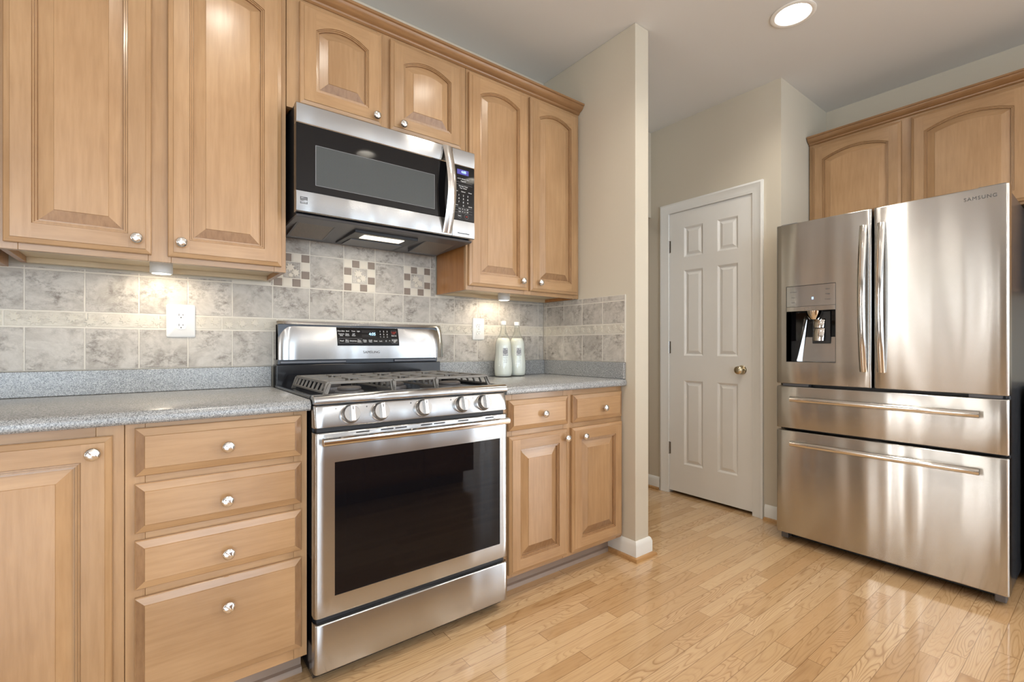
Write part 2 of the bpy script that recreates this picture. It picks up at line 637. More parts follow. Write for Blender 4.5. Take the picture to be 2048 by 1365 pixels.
# wall with the door: opening y 1.462..2.085, z 0..2.085
DY0, DY1, DZ = 1.458, 2.088, 2.083
mb = MB().m('wall')
mb.box(XD, XD + 0.11, YA, DY0, 0, ZC)
mb.box(XD, XD + 0.11, DY1, 4.15, 0, ZC)
mb.box(XD, XD + 0.11, DY0, DY1, DZ, ZC)
struct(mb, 'wall_hall_right', smooth=False)
struct(MB().m('wall').box(XD + 0.11, XR + 0.12, YA, YA + 0.11, 0, ZC), 'wall_alcove', smooth=False)
struct(MB().m('wall').box(XD + 0.8, XD + 0.9, YA + 0.11, 4.15, 0, ZC), 'wall_closet', smooth=False)
struct(MB().m('wall').box(XR, XR + 0.12, -1.1, YA, 0, ZC), 'wall_right', smooth=False)
struct(MB().m('wall').box(XR + 0.12, XFAR, -1.1, -0.98, 0, ZC), 'wall_right_return', smooth=False)


def wall_with_windows(name, axis, fixed, thick, a0, a1, wins, mat='wall'):
    mb = MB().m(mat)
    def bx(u0, u1, z0, z1):
        if u1 - u0 < 1e-4 or z1 - z0 < 1e-4:
            return
        if axis == 'X':
            mb.box(u0, u1, fixed - thick, fixed, z0, z1)
        else:
            mb.box(fixed - thick, fixed, u0, u1, z0, z1)
    u = a0
    for (w0, w1, z0, z1) in sorted(wins):
        bx(u, w0, 0, ZC)
        bx(w0, w1, 0, z0)
        bx(w0, w1, z1, ZC)
        u = w1
    bx(u, a1, 0, ZC)
    struct(mb, name, smooth=False)


wall_with_windows('wall_rear', 'X', YREAR, 0.12, XLEFT, XFAR, WIN_REAR, 'wall_cool')
wall_with_windows('wall_far_right', 'Y', XFAR + 0.12, 0.12, YREAR, -0.98, ADDED_WIN_FAR)
wall_with_windows('wall_left', 'Y', XLEFT, 0.12, YREAR, YW, WIN_LEFT, 'wall_accent')

WN = 1
for (x0, x1, z0, z1) in WIN_REAR:
    mb = MB().m('trim')
    w = 0.05 if x1 - x0 > 0.5 else 0.015
    for (a, b, c, d) in ((x0, x1, z0, z0 + w), (x0, x1, z1 - w, z1), (x0, x0 + w, z0, z1), (x1 - w, x1, z0, z1), ((x0 + x1) / 2 - w / 2, (x0 + x1) / 2 + w / 2, z0, z1)):
        mb.box(a, b, YREAR - 0.03, YREAR + 0.01, c, d)
    struct(mb, 'window_%d' % WN)
    WN += 1
for (y0, y1, z0, z1), XW in [(w, XLEFT) for w in WIN_LEFT] + [(w, XFAR + 0.02) for w in ADDED_WIN_FAR]:  # frames of unseen windows; the far-right one is added for its light
    mb = MB().m('trim')
    w = 0.035 if y1 - y0 > 0.5 else 0.012
    for (a, b, c, d) in ((y0, y1, z0, z0 + w), (y0, y1, z1 - w, z1), (y0, y0 + w, z0, z1), (y1 - w, y1, z0, z1)):
        mb.box(XW - 0.03, XW + 0.01, a, b, c, d)
    struct(mb, 'window_%d' % WN)
    WN += 1

# baseboards, with oak shoe moulding
BB = [(0.0, 0.0), (0.014, 0.0), (0.014, 0.072), (0.009, 0.088), (0.004, 0.094), (0.0, 0.094)]      # (out, z)


def run_profile(mb, prof, p0, p1, out, ext0=0.0, ext1=0.0):
    """extrude a (out, z) profile from p0 to p1; ext*out is added at the ends for mitres"""
    d = Vector((p1[0] - p0[0], p1[1] - p0[1])).normalized()
    lps = []
    for p, e in ((p0, -ext0), (p1, ext1)):
        lps.append([(p[0] + out[0] * o + d.x * e * o, p[1] + out[1] * o + d.y * e * o, z) for o, z in prof])
    mb.loops(lps, True, True, True)


SH = [(0.0, 0.0), (0.018, 0.0), (0.017, 0.009), (0.012, 0.016), (0.0, 0.019)]
mb, ms = MB().m('trim'), MB().m('shoe')
for p0, p1, out, e0, e1 in (((XP0, 1.700), (XP0, YP), (-1, 0), 0, 1), ((XP0, YP), (XP1, YP), (0, -1), 1, 1), ((XP1, YP), (XP1, YW), (1, 0), 1, 0)):
    run_profile(mb, [(o, z + 0.001) for o, z in BB], p0, p1, out, e0, e1)
    run_profile(ms, [(o + 0.014, z) for o, z in SH], p0, p1, out, e0, e1)
struct(mb, 'baseboard_partition')
struct(ms, 'trim_1')
for nm, p0, p1, k in (('baseboard_hall_left', (XD, 4.1), (XD, DY1 + 0.071), 2), ('baseboard_hall_right', (XD, DY0 - 0.071), (XD, YA), 3)):
    mb, ms = MB().m('trim'), MB().m('shoe')
    run_profile(mb, [(o, z + 0.001) for o, z in BB], p0, p1, (-1, 0), 0, 1 if k == 3 else 0)
    run_profile(ms, [(o + 0.014, z) for o, z in SH], p0, p1, (-1, 0), 0, 1 if k == 3 else 0)
    struct(mb, nm)
    struct(ms, 'trim_%d' % k)

# door casing
CS = [(0.0, 0.0), (0.016, 0.0), (0.019, 0.012), (0.014, 0.022), (0.012, 0.05), (0.009, 0.058), (0.009, 0.068), (0.0, 0.070)]  # (out, distance from outer edge)
mb = MB().m('trim')
ya, yb, zt = DY0 - 0.062, DY1 + 0.062, DZ + 0.062
lps = []
for corner in range(4):
    lp = []
    for o, d in CS:
        x = XD - o
        if corner == 0:
            lp.append((x, ya + d, 0.001))
        elif corner == 1:
            lp.append((x, ya + d, zt - d))
        elif corner == 2:
            lp.append((x, yb - d, zt - d))
        else:
            lp.append((x, yb - d, 0.001))
    lps.append(lp)
mb.loops(lps, True, True, True)
# jamb inside the opening
mb.box(XD + 0.001, XD + 0.108, DY0, DY0 + 0.006, 0.001, DZ)
mb.box(XD + 0.001, XD + 0.108, DY1 - 0.006, DY1, 0.001, DZ)
mb.box(XD + 0.001, XD + 0.108, DY0, DY1, DZ - 0.006, DZ)
struct(mb, 'trim_4')


def six_panel_door():
    xf, th = XD + 0.003, 0.036
    y0, y1, z0, z1 = 1.4665, 2.0795, 0.022, 2.074
    root = MB().m('door')
    cols = [(1.562, 1.706), (1.812, 1.960)]
    rows = [(0.231, 0.842), (1.022, 1.643), (1.738, 1.956)]
    ys = [y0, cols[0][0], cols[0][1], cols[1][0], cols[1][1], y1]
    zs = [z0, rows[0][0], rows[0][1], rows[1][0], rows[1][1], rows[2][0], rows[2][1], z1]
    for i in range(5):
        for j in range(7):
            if i in (1, 3) and j in (1, 3, 5):
                a, b, c, d = ys[i], ys[i + 1], zs[j], zs[j + 1]
                lp = []
                for ins, dep in ((0, 0), (0.004, 0.002), (0.012, 0.010), (0.018, 0.0105), (0.034, 0.004), (0.036, 0.003)):
                    lp.append([(xf + dep, a + ins, c + ins), (xf + dep, b - ins, c + ins), (xf + dep, b - ins, d - ins), (xf + dep, a + ins, d - ins)])
                root.loops(lp, True, False, True)
            else:
                root.quad((xf, ys[i], zs[j]), (xf, ys[i + 1], zs[j]), (xf, ys[i + 1], zs[j + 1]), (xf, ys[i], zs[j + 1]))
    # edges and back
    root.loops([[(xf, y0, z0), (xf, y1, z0), (xf, y1, z1), (xf, y0, z1)], [(xf + th, y0, z0), (xf + th, y1, z0), (xf + th, y1, z1), (xf + th, y0, z1)]], True, False, True)
    d = struct(root, 'door_1', angle=20)
    d['label'] = 'white six-panel interior door with brass knob beside the refrigerator'
    k = MB().m('brass')
    k.lathe([(0.031, -0.001), (0.031, 0.004), (0.027, 0.009), (0.012, 0.012), (0.011, 0.026), (0.020, 0.034), (0.0265, 0.046), (0.0255, 0.056), (0.017, 0.062), (0.006, 0.064)], (xf, 1.536, 0.935), '-X', 28)
    o = k.build('door_knob', d)
    o['label'] = 'round satin brass knob'
    for z in (1.831, 1.083, 0.334):
        h = MB().m('knob_body')
        h.tube([(xf - 0.004, 2.0835, z - 0.046), (xf - 0.004, 2.0835, z + 0.046)], 0.0055, 10)
        h.box(xf - 0.003, xf - 0.0005, 2.068, 2.083, z - 0.044, z + 0.044)
        h.box(xf - 0.003, xf - 0.0005, 2.084, 2.094, z - 0.044, z + 0.044)
        h.build('hinge', d)


six_panel_door()


# ------------------------------------------------------------------ cabinet builders (front faces -Y)
def knob(parent, x, yf, z, s=1.0):
    k = MB().m('knob')
    R = 0.0165 * s
    prof = [(0.0062, -0.0005), (0.0058, 0.010), (0.0075, 0.012), (R * 0.93, 0.0155), (R, 0.0195)]
    k.lathe(prof, (x, yf, z), '-Y', 24, True, False)
    # domed face with swirling flutes
    n, rings = 24, 5
    lps = []
    for j in range(rings + 1):
        t = j / rings
        r = R * cos(t * pi / 2 * 0.985)
        lp = []
        for i in range(n):
            a = 2 * pi * i / n
            u, w = r * cos(a), r * sin(a)
            groove = 0.0010 * sin((u * 0.75 + w * 0.66) / R * 8.0) * (1 - abs(t - 0.5))
            h = 0.0195 + 0.0085 * sin(t * pi / 2) + groove * (1 if j else 0)
            lp.append((x + u, yf - h, z + w))
        lps.append(lp)
    k.loops(lps, True, False, True)
    return k.build('knob', parent, angle=60)


def panel_door(parent, x0, x1, z0, z1, yf, rise=0.0, knob_at=None, name='door', rail=0.058):
    N = 14 if rise else 1
    def loop(ins, y, rs):
        rs = rs * ((x1 - x0 - 2 * ins) / (x1 - x0 - 2 * rail)) ** 2
        pts = [(x0 + ins, y, z0 + ins), (x1 - ins, y, z0 + ins)]
        xa, xb = x1 - ins, x0 + ins
        for i in range(N + 1):
            t = i / N
            drop = rs * (2 * t - 1) ** 2
            pts.append((xa + (xb - xa) * t, y, z1 - ins - drop))
        return pts
    E = 0.014
    fr = MB()
    # outer edge, chamfer
    fr.m('maple_v')
    fr.loops([loop(0.0, yf + 0.020, 0), loop(0.0, yf + 0.0095, 0), loop(0.002, yf + 0.0065, 0)], True, True, False)
    a, b = loop(0.002, yf + 0.0065, 0), loop(E, yf + 0.0022, 0)
    c = loop(E + 0.0012, yf, 0)
    ia, ib, ic = [[fr.vert(p) for p in q] for q in (a, b, c)]
    n = len(a)
    for q0, q1 in ((ia, ib), (ib, ic)):
        for i in range(n):
            j = (i + 1) % n
            horiz = (i == 0) or (2 <= i < n - 1)
            fr.m('maple_h' if horiz else 'maple_v')
            fr.face((q0[i], q0[j], q1[j], q1[i]))
    # flat stiles (full height) and rails
    e = E + 0.0012
    inner = loop(rail, yf, rise)
    fr.m('maple_v')
    fr.quad((x0 + e, yf, z0 + e), (x0 + rail, yf, z0 + e), (x0 + rail, yf, z1 - e), (x0 + e, yf, z1 - e))
    fr.quad((x1 - rail, yf, z0 + e), (x1 - e, yf, z0 + e), (x1 - e, yf, z1 - e), (x1 - rail, yf, z1 - e))
    fr.m('maple_h')
    fr.quad((x0 + rail, yf, z0 + e), (x1 - rail, yf, z0 + e), (x1 - rail, yf, z0 + rail), (x0 + rail, yf, z0 + rail))
    for i in range(N):
        p, q = inner[2 + i], inner[3 + i]
        fr.quad((q[0], yf, q[2]), (p[0], yf, p[2]), (p[0], yf, z1 - e), (q[0], yf, z1 - e))
    # stepped bead inside the frame
    steps = [(rail, yf), (rail + 0.0015, yf + 0.0035), (rail + 0.0055, yf + 0.0025), (rail + 0.0068, yf + 0.0060), (rail + 0.011, yf + 0.0050), (rail + 0.0125, yf + 0.0120)]
    for k_, (sa, sb) in enumerate(zip(steps, steps[1:])):
        fr.m('maple_end' if k_ in (0, 2, 4) else 'maple_v')  # alternate bead steps take the darker maple tone
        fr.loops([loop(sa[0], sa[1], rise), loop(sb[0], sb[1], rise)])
    d = fr.build(name, parent, angle=18)
    # raised panel
    pn = MB().m('maple_v')
    i0 = rail + 0.0120
    bev = 0.034
    L = [loop(i0, yf + 0.0125, rise), loop(i0 + 0.003, yf + 0.0120, rise)]
    pn.loops(L)
    la, lb = loop(i0 + 0.003, yf + 0.0120, rise), loop(i0 + bev, yf + 0.0035, rise)
    ia, ib = [[pn.vert(p) for p in q] for q in (la, lb)]
    for i in range(n):
        j = (i + 1) % n
        horiz = (i == 0) or (2 <= i < n - 1)
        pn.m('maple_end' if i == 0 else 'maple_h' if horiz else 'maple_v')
        pn.face((ia[i], ia[j], ib[j], ib[i]))
    pn.m('maple_v')
    pn.loops([loop(i0 + bev, yf + 0.0035, rise), loop(i0 + bev + 0.001, yf + 0.0018, rise)], True, False, True)
    pn.build('raised_panel', d, angle=12)
    if knob_at:
        knob(d, knob_at[0], yf, knob_at[1])
    return d


def drawer_front(parent, x0, x1, z0, z1, yf, knob_at=None):
    fr = MB()
    def loop(ins, y):
        return [(x0 + ins, y, z0 + ins), (x1 - ins, y, z0 + ins), (x1 - ins, y, z1 - ins), (x0 + ins, y, z1 - ins)]
    fr.m('maple_h').loops([loop(0, yf + 0.020), loop(0, yf + 0.0105), loop(0.002, yf + 0.008)], True, True, False)
    a, b, c = loop(0.002, yf + 0.008), loop(0.0205, yf + 0.0028), loop(0.022, yf)
    ids = [[fr.vert(p) for p in q] for q in (a, b, c)]
    for q0, q1 in zip(ids, ids[1:]):
        for i in range(4):
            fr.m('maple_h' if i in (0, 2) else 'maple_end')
            if q1 is ids[2]:
                fr.m('maple_h')
            fr.face((q0[i], q0[(i + 1) % 4], q1[(i + 1) % 4], q1[i]))
    fr.m('maple_h').face(ids[2])
    d = fr.build('drawer', parent, angle=15)
    if knob_at:
        knob(d, knob_at[0], yf, knob_at[1])
    return d


def face_frame(parent, x0, x1, z0, z1, y0, y1, stiles, rails):
    f = MB()
    f.m('maple_v')
    for a, b in stiles:
        f.box(a, b, y0, y1, z0, z1)
    f.m('maple_h')
    st = sorted(stiles)
    for z_0, z_1, in rails:
        for (a0, a1), (b0, b1) in zip(st, st[1:]):
            f.box(a1, b0, y0 + 0.0003, y1, z_0, z_1)
    return f.build('face_frame', parent, bevel=0.0012, segs=1)


def wall_carcass(parent, x0, x1, z0, z1, yf, yb, name='carcass'):
    b = MB().m('maple_side')
    t = 0.016
    b.box(x0, x0 + t, yf, yb, z0, z1)
    b.box(x1 - t, x1, yf, yb, z0, z1)
    b.m('cab_under')
    b.box(x0 + t, x1 - t, yf, yb, z0 + 0.018, z0 + 0.034)
    b.box(x0 + t, x1 - t, yb - 0.018, yb, z0, z0 + 0.018)
    b.box(x0 + t, x1 - t, yf, yb, z1 - 0.016, z1)
    b.box(x0 + t, x1 - t, yb - 0.006, yb, z0 + 0.034, z1 - 0.016)
    return b.build(name, parent, bevel=0.0008, segs=1)


YD, YF, YB = 1.905, 1.926, 2.216    # upper doors front plane, face frame plane, back
FB = YF + 0.019

# upper left cabinet
c = thing('wall_cabinet', 'tall maple wall cabinet left of the microwave with two raised-panel doors', 'cabinet', (0, 0, 0))
wall_carcass(c, -0.345, 0.400, 1.367, 2.44, FB, YB)
face_frame(c, -0.345, 0.400, 1.367, 2.44, YF, FB, [(-0.345, -0.305), (-0.010, 0.050), (0.36, 0.400)], [(1.367, 1.405), (2.385, 2.44)])
panel_door(c, -0.333, -0.002, 1.386, 2.407, YD, 0.036, (-0.039, 1.431))
panel_door(c, 0.041, 0.383, 1.386, 2.407, YD, 0.036, (0.077, 1.433))

# its neighbour further left
c = thing('wall_cabinet', 'maple wall cabinet at the far left edge, only its underside corner showing', 'cabinet')
wall_carcass(c, -1.05, -0.372, 1.350, 2.44, FB, YB)
face_frame(c, -1.05, -0.372, 1.350, 2.44, YF, FB, [(-1.05, -1.01), (-0.74, -0.68), (-0.412, -0.372)], [(1.350, 1.39), (2.385, 2.44)])
panel_door(c, -1.035, -0.725, 1.372, 2.407, YD, 0.036, (-0.76, 1.43))
panel_door(c, -0.695, -0.385, 1.372, 2.407, YD, 0.036, (-0.66, 1.43))

# cabinet over the microwave
c = thing('wall_cabinet', 'short maple wall cabinet above the microwave with two arched doors', 'cabinet')
wall_carcass(c, 0.402, 1.192, 1.996, 2.44, FB, YB)
face_frame(c, 0.402, 1.192, 1.996, 2.44, YF, FB, [(0.402, 0.455), (0.755, 0.820), (1.150, 1.192)], [(1.996, 2.035), (2.385, 2.44)])
panel_door(c, 0.446, 0.770, 2.018, 2.407, YD, 0.036, (0.741, 2.049))
panel_door(c, 0.808, 1.160, 2.018, 2.407, YD, 0.036, (0.860, 2.047))

# upper right cabinet
c = thing('wall_cabinet', 'tall maple wall cabinet right of the microwave over the glass bottles', 'cabinet')
wall_carcass(c, 1.194, 1.955, 1.362, 2.44, FB, YB)
face_frame(c, 1.194, 1.955, 1.362, 2.44, YF, FB, [(1.194, 1.235), (1.55, 1.60), (1.915, 1.955)], [(1.362, 1.40), (2.385, 2.44)])
panel_door(c, 1.205, 1.567, 1.382, 2.407, YD, 0.036, (1.522, 1.428))
panel_door(c, 1.583, 1.937, 1.382, 2.407, YD, 0.036, (1.641, 1.429))

# crown moulding
CR = [(0.0, 2.4405), (0.003, 2.4405), (0.010, 2.446), (0.012, 2.452), (0.016, 2.454), (0.022, 2.456), (0.033, 2.464), (0.040, 2.474), (0.041, 2.478), (0.048, 2.480), (0.048, 2.490), (0.0, 2.490)]
CR = [(o, 2.4215 + (z - 2.4405)) for o, z in CR]
mb = MB().m('crown')
run_profile(mb, CR, (-1.05, YF - 0.0005), (1.955, YF - 0.0005), (0, -1), 0, 0)
tag(mb.build('crown_moulding', angle=25), 'long stained crown moulding along the top of the cabinets over the range', 'moulding')

# ------------------------------------------------------------------ base cabinets
BD, BF, BBK = 1.592, 1.613, 2.205
BFB = BF + 0.019


def base_carcass(parent, x0, x1, toe=True):
    b = MB().m('maple_side')
    b.box(x0, x0 + 0.016, BFB, BBK, 0.092, 0.884)
    b.box(x1 - 0.016, x1, BFB, BBK, 0.092, 0.884)
    b.m('maple_h').box(x0 + 0.016, x1 - 0.016, BFB, BBK, 0.092, 0.11)
    b.box(x0 + 0.016, x1 - 0.016, BBK - 0.008, BBK, 0.11, 0.884)
    b.build('carcass', parent)
    t = MB().m('toe').box(x0, x1, 1.694, 1.712, 0.0, 0.0915)
    t.m('toe')
    run_profile(t, [(o, z) for o, z in SH], (x0, 1.694), (x1, 1.694), (0, -1))
    t.build('toe_kick', parent)


c = thing('base_cabinet', 'maple base cabinet at the far left with a single raised-panel door', 'cabinet')
base_carcass(c, -0.470, -0.0585)
face_frame(c, -0.470, -0.0585, 0.092, 0.884, BF, BFB, [(-0.470, -0.43), (-0.115, -0.0585)], [(0.092, 0.125), (0.845, 0.884)])
panel_door(c, -0.440, -0.082, 0.112, 0.858, BD, 0.0, (-0.119, 0.818), rail=0.060)

c = thing('base_cabinet', 'maple base cabinet beyond the left edge of the picture, out of view', 'cabinet')
base_carcass(c, -1.045, -0.4715)
face_frame(c, -1.045, -0.4715, 0.092, 0.884, BF, BFB, [(-1.045, -1.0), (-0.52, -0.4715)], [(0.092, 0.125), (0.845, 0.884)])
panel_door(c, -1.03, -0.765, 0.112, 0.858, BD, 0.0, (-0.79, 0.818), rail=0.055)
panel_door(c, -0.755, -0.49, 0.112, 0.858, BD, 0.0, (-0.73, 0.818), rail=0.055)

c = thing('base_cabinet', 'maple four-drawer base cabinet immediately left of the gas range', 'cabinet')
base_carcass(c, -0.0575, 0.398)
face_frame(c, -0.0575, 0.398, 0.092, 0.884, BF, BFB, [(-0.0575, -0.015), (0.358, 0.398)], [(0.092, 0.145), (0.40, 0.46), (0.56, 0.60), (0.71, 0.75), (0.845, 0.884)])
for (z0, z1, kx, kz) in ((0.742, 0.871, 0.175, 0.799), (0.590, 0.722, 0.173, 0.643), (0.440, 0.570, 0.176, 0.490), (0.130, 0.417, 0.176, 0.336)):
    drawer_front(c, -0.037, 0.379, z0, z1, BD, (kx, kz))

c = thing('base_cabinet', 'maple base cabinet right of the gas range with two drawers over two doors', 'cabinet')
base_carcass(c, 1.182, 1.955)
face_frame(c, 1.182, 1.955, 0.092, 0.884, BF, BFB, [(1.182, 1.232), (1.535, 1.60), (1.915, 1.955)], [(0.092, 0.125), (0.68, 0.735), (0.845, 0.884)])
drawer_front(c, 1.206, 1.556, 0.726, 0.858, BD, (1.396, 0.788))
drawer_front(c, 1.588, 1.944, 0.726, 0.858, BD, (1.795, 0.783))
panel_door(c, 1.206, 1.552, 0.110, 0.702, BD, 0.0, (1.533, 0.662))
panel_door(c, 1.580, 1.944, 0.110, 0.702, BD, 0.0, (1.652, 0.657))


# ------------------------------------------------------------------ worktops
def worktop(label, x0, x1, side):
    t = thing('worktop', label, 'worktop')
    b = MB().m('counter')
    prof = [(2.224, 0.8848), (1.583, 0.8848), (1.578, 0.890), (1.577, 0.905), (1.581, 0.914), (1.590, 0.9195), (2.224, 0.9195)]
    b.loops([[(x0, y, z) for y, z in prof], [(x1, y, z) for y, z in prof]], True, True, True)
    b.build('slab', t, bevel=0.002, segs=2)
    u = MB().m('counter').box(x0, x1, 2.204, 2.2235, 0.920, 1.006)
    u.build('upstand', t, bevel=0.003)
    if side:
        u = MB().m('counter').box(x1 - 0.020, x1 - 0.0005, 1.583, 2.2035, 0.920, 1.006)
        u.build('upstand', t, bevel=0.003)
    return t


worktop('long speckled grey worktop left of the gas range', -1.05, 0.402, False)
worktop('short speckled grey worktop right of the range carrying two bottles', 1.179, 1.956, True)


# ------------------------------------------------------------------ tile backsplash
def leaf(mb, cx, cz, s, rot, y0, y1, P):
    pts = [(0, -1.0), (0.12, -0.45), (0.62, -0.72), (0.50, -0.22), (1.0, 0.0), (0.52, 0.22), (0.62, 0.70), (0.20, 0.46), (0.0, 1.05),
           (-0.20, 0.46), (-0.62, 0.70), (-0.52, 0.22), (-1.0, 0.0), (-0.50, -0.22), (-0.62, -0.72), (-0.12, -0.45)]
    c_, s_ = cos(rot), sin(rot)
    q = [(cx + s * (u * c_ - w * s_), cz + s * (u * s_ + w * c_)) for u, w in pts]
    n = len(q)
    mid = mb.vert(P(cx, cz, y1))
    base = [mb.vert(P(u, w, y0)) for u, w in q]
    top = [mb.vert(P(cx + (u - cx) * 0.9, cz + (w - cz) * 0.9, y0 + (y1 - y0) * 0.75)) for u, w in q]
    for i in range(n):
        j = (i + 1) % n
        mb.face((base[i], base[j], top[j], top[i]))
        mb.face((top[i], top[j], mid))


def tile_field(name, label, P, tiles, u0, u1, z_lo, z_hi, extra=None, rim=None):
    """P(u, z, d) maps wall coordinates (d = distance out of the wall) to world"""
    mb = MB()
    def slab(a, b, c, d, t0, t1, ch):
        lp = [[P(a, c, t0), P(b, c, t0), P(b, d, t0), P(a, d, t0)],
              [P(a, c, t1 - ch * 0.7), P(b, c, t1 - ch * 0.7), P(b, d, t1 - ch * 0.7), P(a, d, t1 - ch * 0.7)],
              [P(a + ch, c + ch, t1), P(b - ch, c + ch, t1), P(b - ch, d - ch, t1), P(a + ch, d - ch, t1)]]
        mb.loops(lp, True, False, True)
    mb.m('grout')
    for (a, b, c, d) in u0:
        mb.loops([[P(a, c, 0.0004), P(b, c, 0.0004), P(b, d, 0.0004), P(a, d, 0.0004)], [P(a, c, 0.0074), P(b, c, 0.0074), P(b, d, 0.0074), P(a, d, 0.0074)]], True, True, True)
    for (a, b, c, d, kind) in tiles:
        g = 0.0017
        mb.m({'t': 'tile', 'b': 'border', 'c': 'tile_cream', 'n': 'tile_brown'}[kind])
        slab(a + g, b - g, c + g, d - g, 0.002, 0.0085, 0.0014)
    if extra:
        extra(mb, P)
    o = mb.build(name, angle=30)
    return tag(o, label, 'backsplash')


PITCH = 0.1495
JX = [-0.3375 + PITCH * k for k in range(-6, 20)]
X_END = 1.9485
R1, R2, R3, R4, R5 = (1.0075, 1.155), (1.157, 1.209), (1.2105, 1.3495), (1.351, 1.366), (1.351, 1.498)


def back_tiles():
    tiles = []
    xs = [x for x in JX if x < X_END - 0.02] + [X_END]
    cuts = sorted(set(round(x, 4) for x in xs))
    for a, b in zip(cuts, cuts[1:]):
        if b - a < 0.004:
            continue
        tiles.append((a, b, *R1, 't'))
        tiles.append((a, b, *R3, 't'))
        if b < 0.38 or a > 1.19:
            tiles.append((a, b, R4[0], 1.3615, 't'))
    # border strip in longer pieces
    x = -1.2
    while x < X_END:
        e = min(x + 0.2035, X_END)
        tiles.append((x, e, *R2, 'b'))
        x = e
    # mosaic row above the range
    edges = [0.4025, 0.4125, 0.5615, 0.7115, 0.8625, 1.0120, 1.1615, 1.1915]
    decor = [(0.4125, 0.5615), (0.7115, 0.8625), (1.0120, 1.1615)]
    for a, b in zip(edges, edges[1:]):
        tiles.append((a, b, 1.4985, 1.575, 't'))
        if (a, b) in decor:
            w = (b - a) / 4.0
            h = (R5[1] - R5[0]) / 4.0
            for i in range(4):
                for j in range(4):
                    if i in (1, 2) and j in (1, 2):
                        continue
                    brown = (i + j) % 2 == 0
                    tiles.append((a + i * w, a + (i + 1) * w, R5[0] + j * h, R5[0] + (j + 1) * h, 'n' if brown else 'c'))
            tiles.append((a + w, a + 3 * w, R5[0] + h, R5[0] + 3 * h, 't'))
        else:
            tiles.append((a, b, *R5, 't'))
    P = lambda u, z, d: (u, YW - d, z)
    def extra(mb, P):
        mb.m('tile_cream')
        for a, b in decor:
            cx, cz = (a + b) / 2, (R5[0] + R5[1]) / 2
            leaf(mb, cx - 0.008, cz + 0.010, 0.024, 0.5, 0.0080, 0.0115, P)
            leaf(mb, cx + 0.014, cz - 0.010, 0.021, -0.9, 0.0080, 0.0115, P)
            leaf(mb, cx - 0.006, cz - 0.022, 0.014, 2.4, 0.0080, 0.0115, P)
        mb.m('leaf')
        x = -0.55
        k = 0
        while x < 1.93:
            leaf(mb, x, 1.183 + 0.006 * sin(k * 2.1), 0.0185, k * 1.3, 0.0080, 0.0115, P)
            x += 0.047
            k += 1
    return tile_field('tile_backsplash', 'grey stone tile backsplash with a cream leaf border behind the range and worktops', P, tiles,
                      [(-1.05, X_END + 0.0, 1.0072, 1.362), (0.4025, 1.1915, 1.362, 1.575)], None, 0, 0, extra)


back_tiles()


def side_tiles():
    P = lambda u, z, d: (XP0 - d, u, z)
    js = [1.585, 1.737, 1.889, 2.041, 2.193, 2.223]
    tiles = []
    for a, b in zip(js, js[1:]):
        tiles.append((a, b, *R1, 't'))
        tiles.append((a, b, R3[0], 1.330, 't'))
        tiles.append((a, b, 1.3315, 1.3605, 't'))
    for a, b in ((1.585, 1.79), (1.79, 1.995), (1.995, 2.2), (2.2, 2.223)):
        tiles.append((a, b, *R2, 'b'))
    def extra(mb, P):
        mb.m('leaf')
        x = 1.605
        k = 0
        while x < 2.21:
            leaf(mb, x, 1.183 + 0.006 * sin(k * 2.1), 0.0185, k * 1.7, 0.0080, 0.0115, P)
            x += 0.047
            k += 1
    tile_field('tile_backsplash', 'short tile backsplash on the side wall beside the two bottles', P, tiles, [(1.583, 2.2235, 1.0072, 1.3605)], None, 0, 0, extra)


side_tiles()


# ------------------------------------------------------------------ outlets and puck lights
def outlet(label, cx, cz, w, h):
    y0 = YW - 0.0092
    t = thing('wall_outlet', label, 'outlet', (cx, y0, cz), 0, 'white duplex outlets')
    def rr(hw, hh, r, y, n=5):
        pts = []
        for (sx, sz, a0) in ((1, -1, -pi / 2), (1, 1, 0), (-1, 1, pi / 2), (-1, -1, pi)):
            for k in range(n):
                a = a0 + (pi / 2) * k / (n - 1)
                pts.append((sx * (hw - r) + r * cos(a), y, sz * (hh - r) + r * sin(a)))
        return pts
    p = MB().m('plate')
    p.loops([rr(w / 2, h / 2, 0.006, 0), rr(w / 2, h / 2, 0.006, -0.003), rr(w / 2 - 0.004, h / 2 - 0.004, 0.006, -0.0058)], True, True, True)
    p.build('cover_plate', t)
    for dz in (0.0195, -0.0195):
        r = MB().m('plate')
        lo = [(0.0172 * cos(a), -0.0056, dz + max(-0.0135, min(0.0135, 0.0172 * sin(a)))) for a in [2 * pi * k / 28 for k in range(28)]]
        hi = [(x, -0.0078, z) for x, y, z in lo]
        r.loops([lo, hi], True, False, True)
        s = r.build('receptacle', t)
        q = MB().m('slot')
        q.box(-0.0075, -0.0055, -0.0082, -0.0076, dz - 0.001, dz + 0.0075)
        q.box(0.0052, 0.0072, -0.0082, -0.0076, dz + 0.0005, dz + 0.0065)
        q.lathe([(0.0024, 0.0076), (0.0024, 0.0082)], (0, 0, dz - 0.007), '-Y', 10)
        q.build('slots', s)
    s = MB().m('chrome').lathe([(0.0030, 0.0056), (0.0026, 0.0068)], (0, 0, 0), '-Y', 12)
    s.build('screw', t)


outlet('white outlet left of the gas range on a wide cover plate', 0.0885, 1.1885, 0.092, 0.126)
outlet('white outlet right of the gas range near the glass bottles', 1.460, 1.187, 0.076, 0.121)


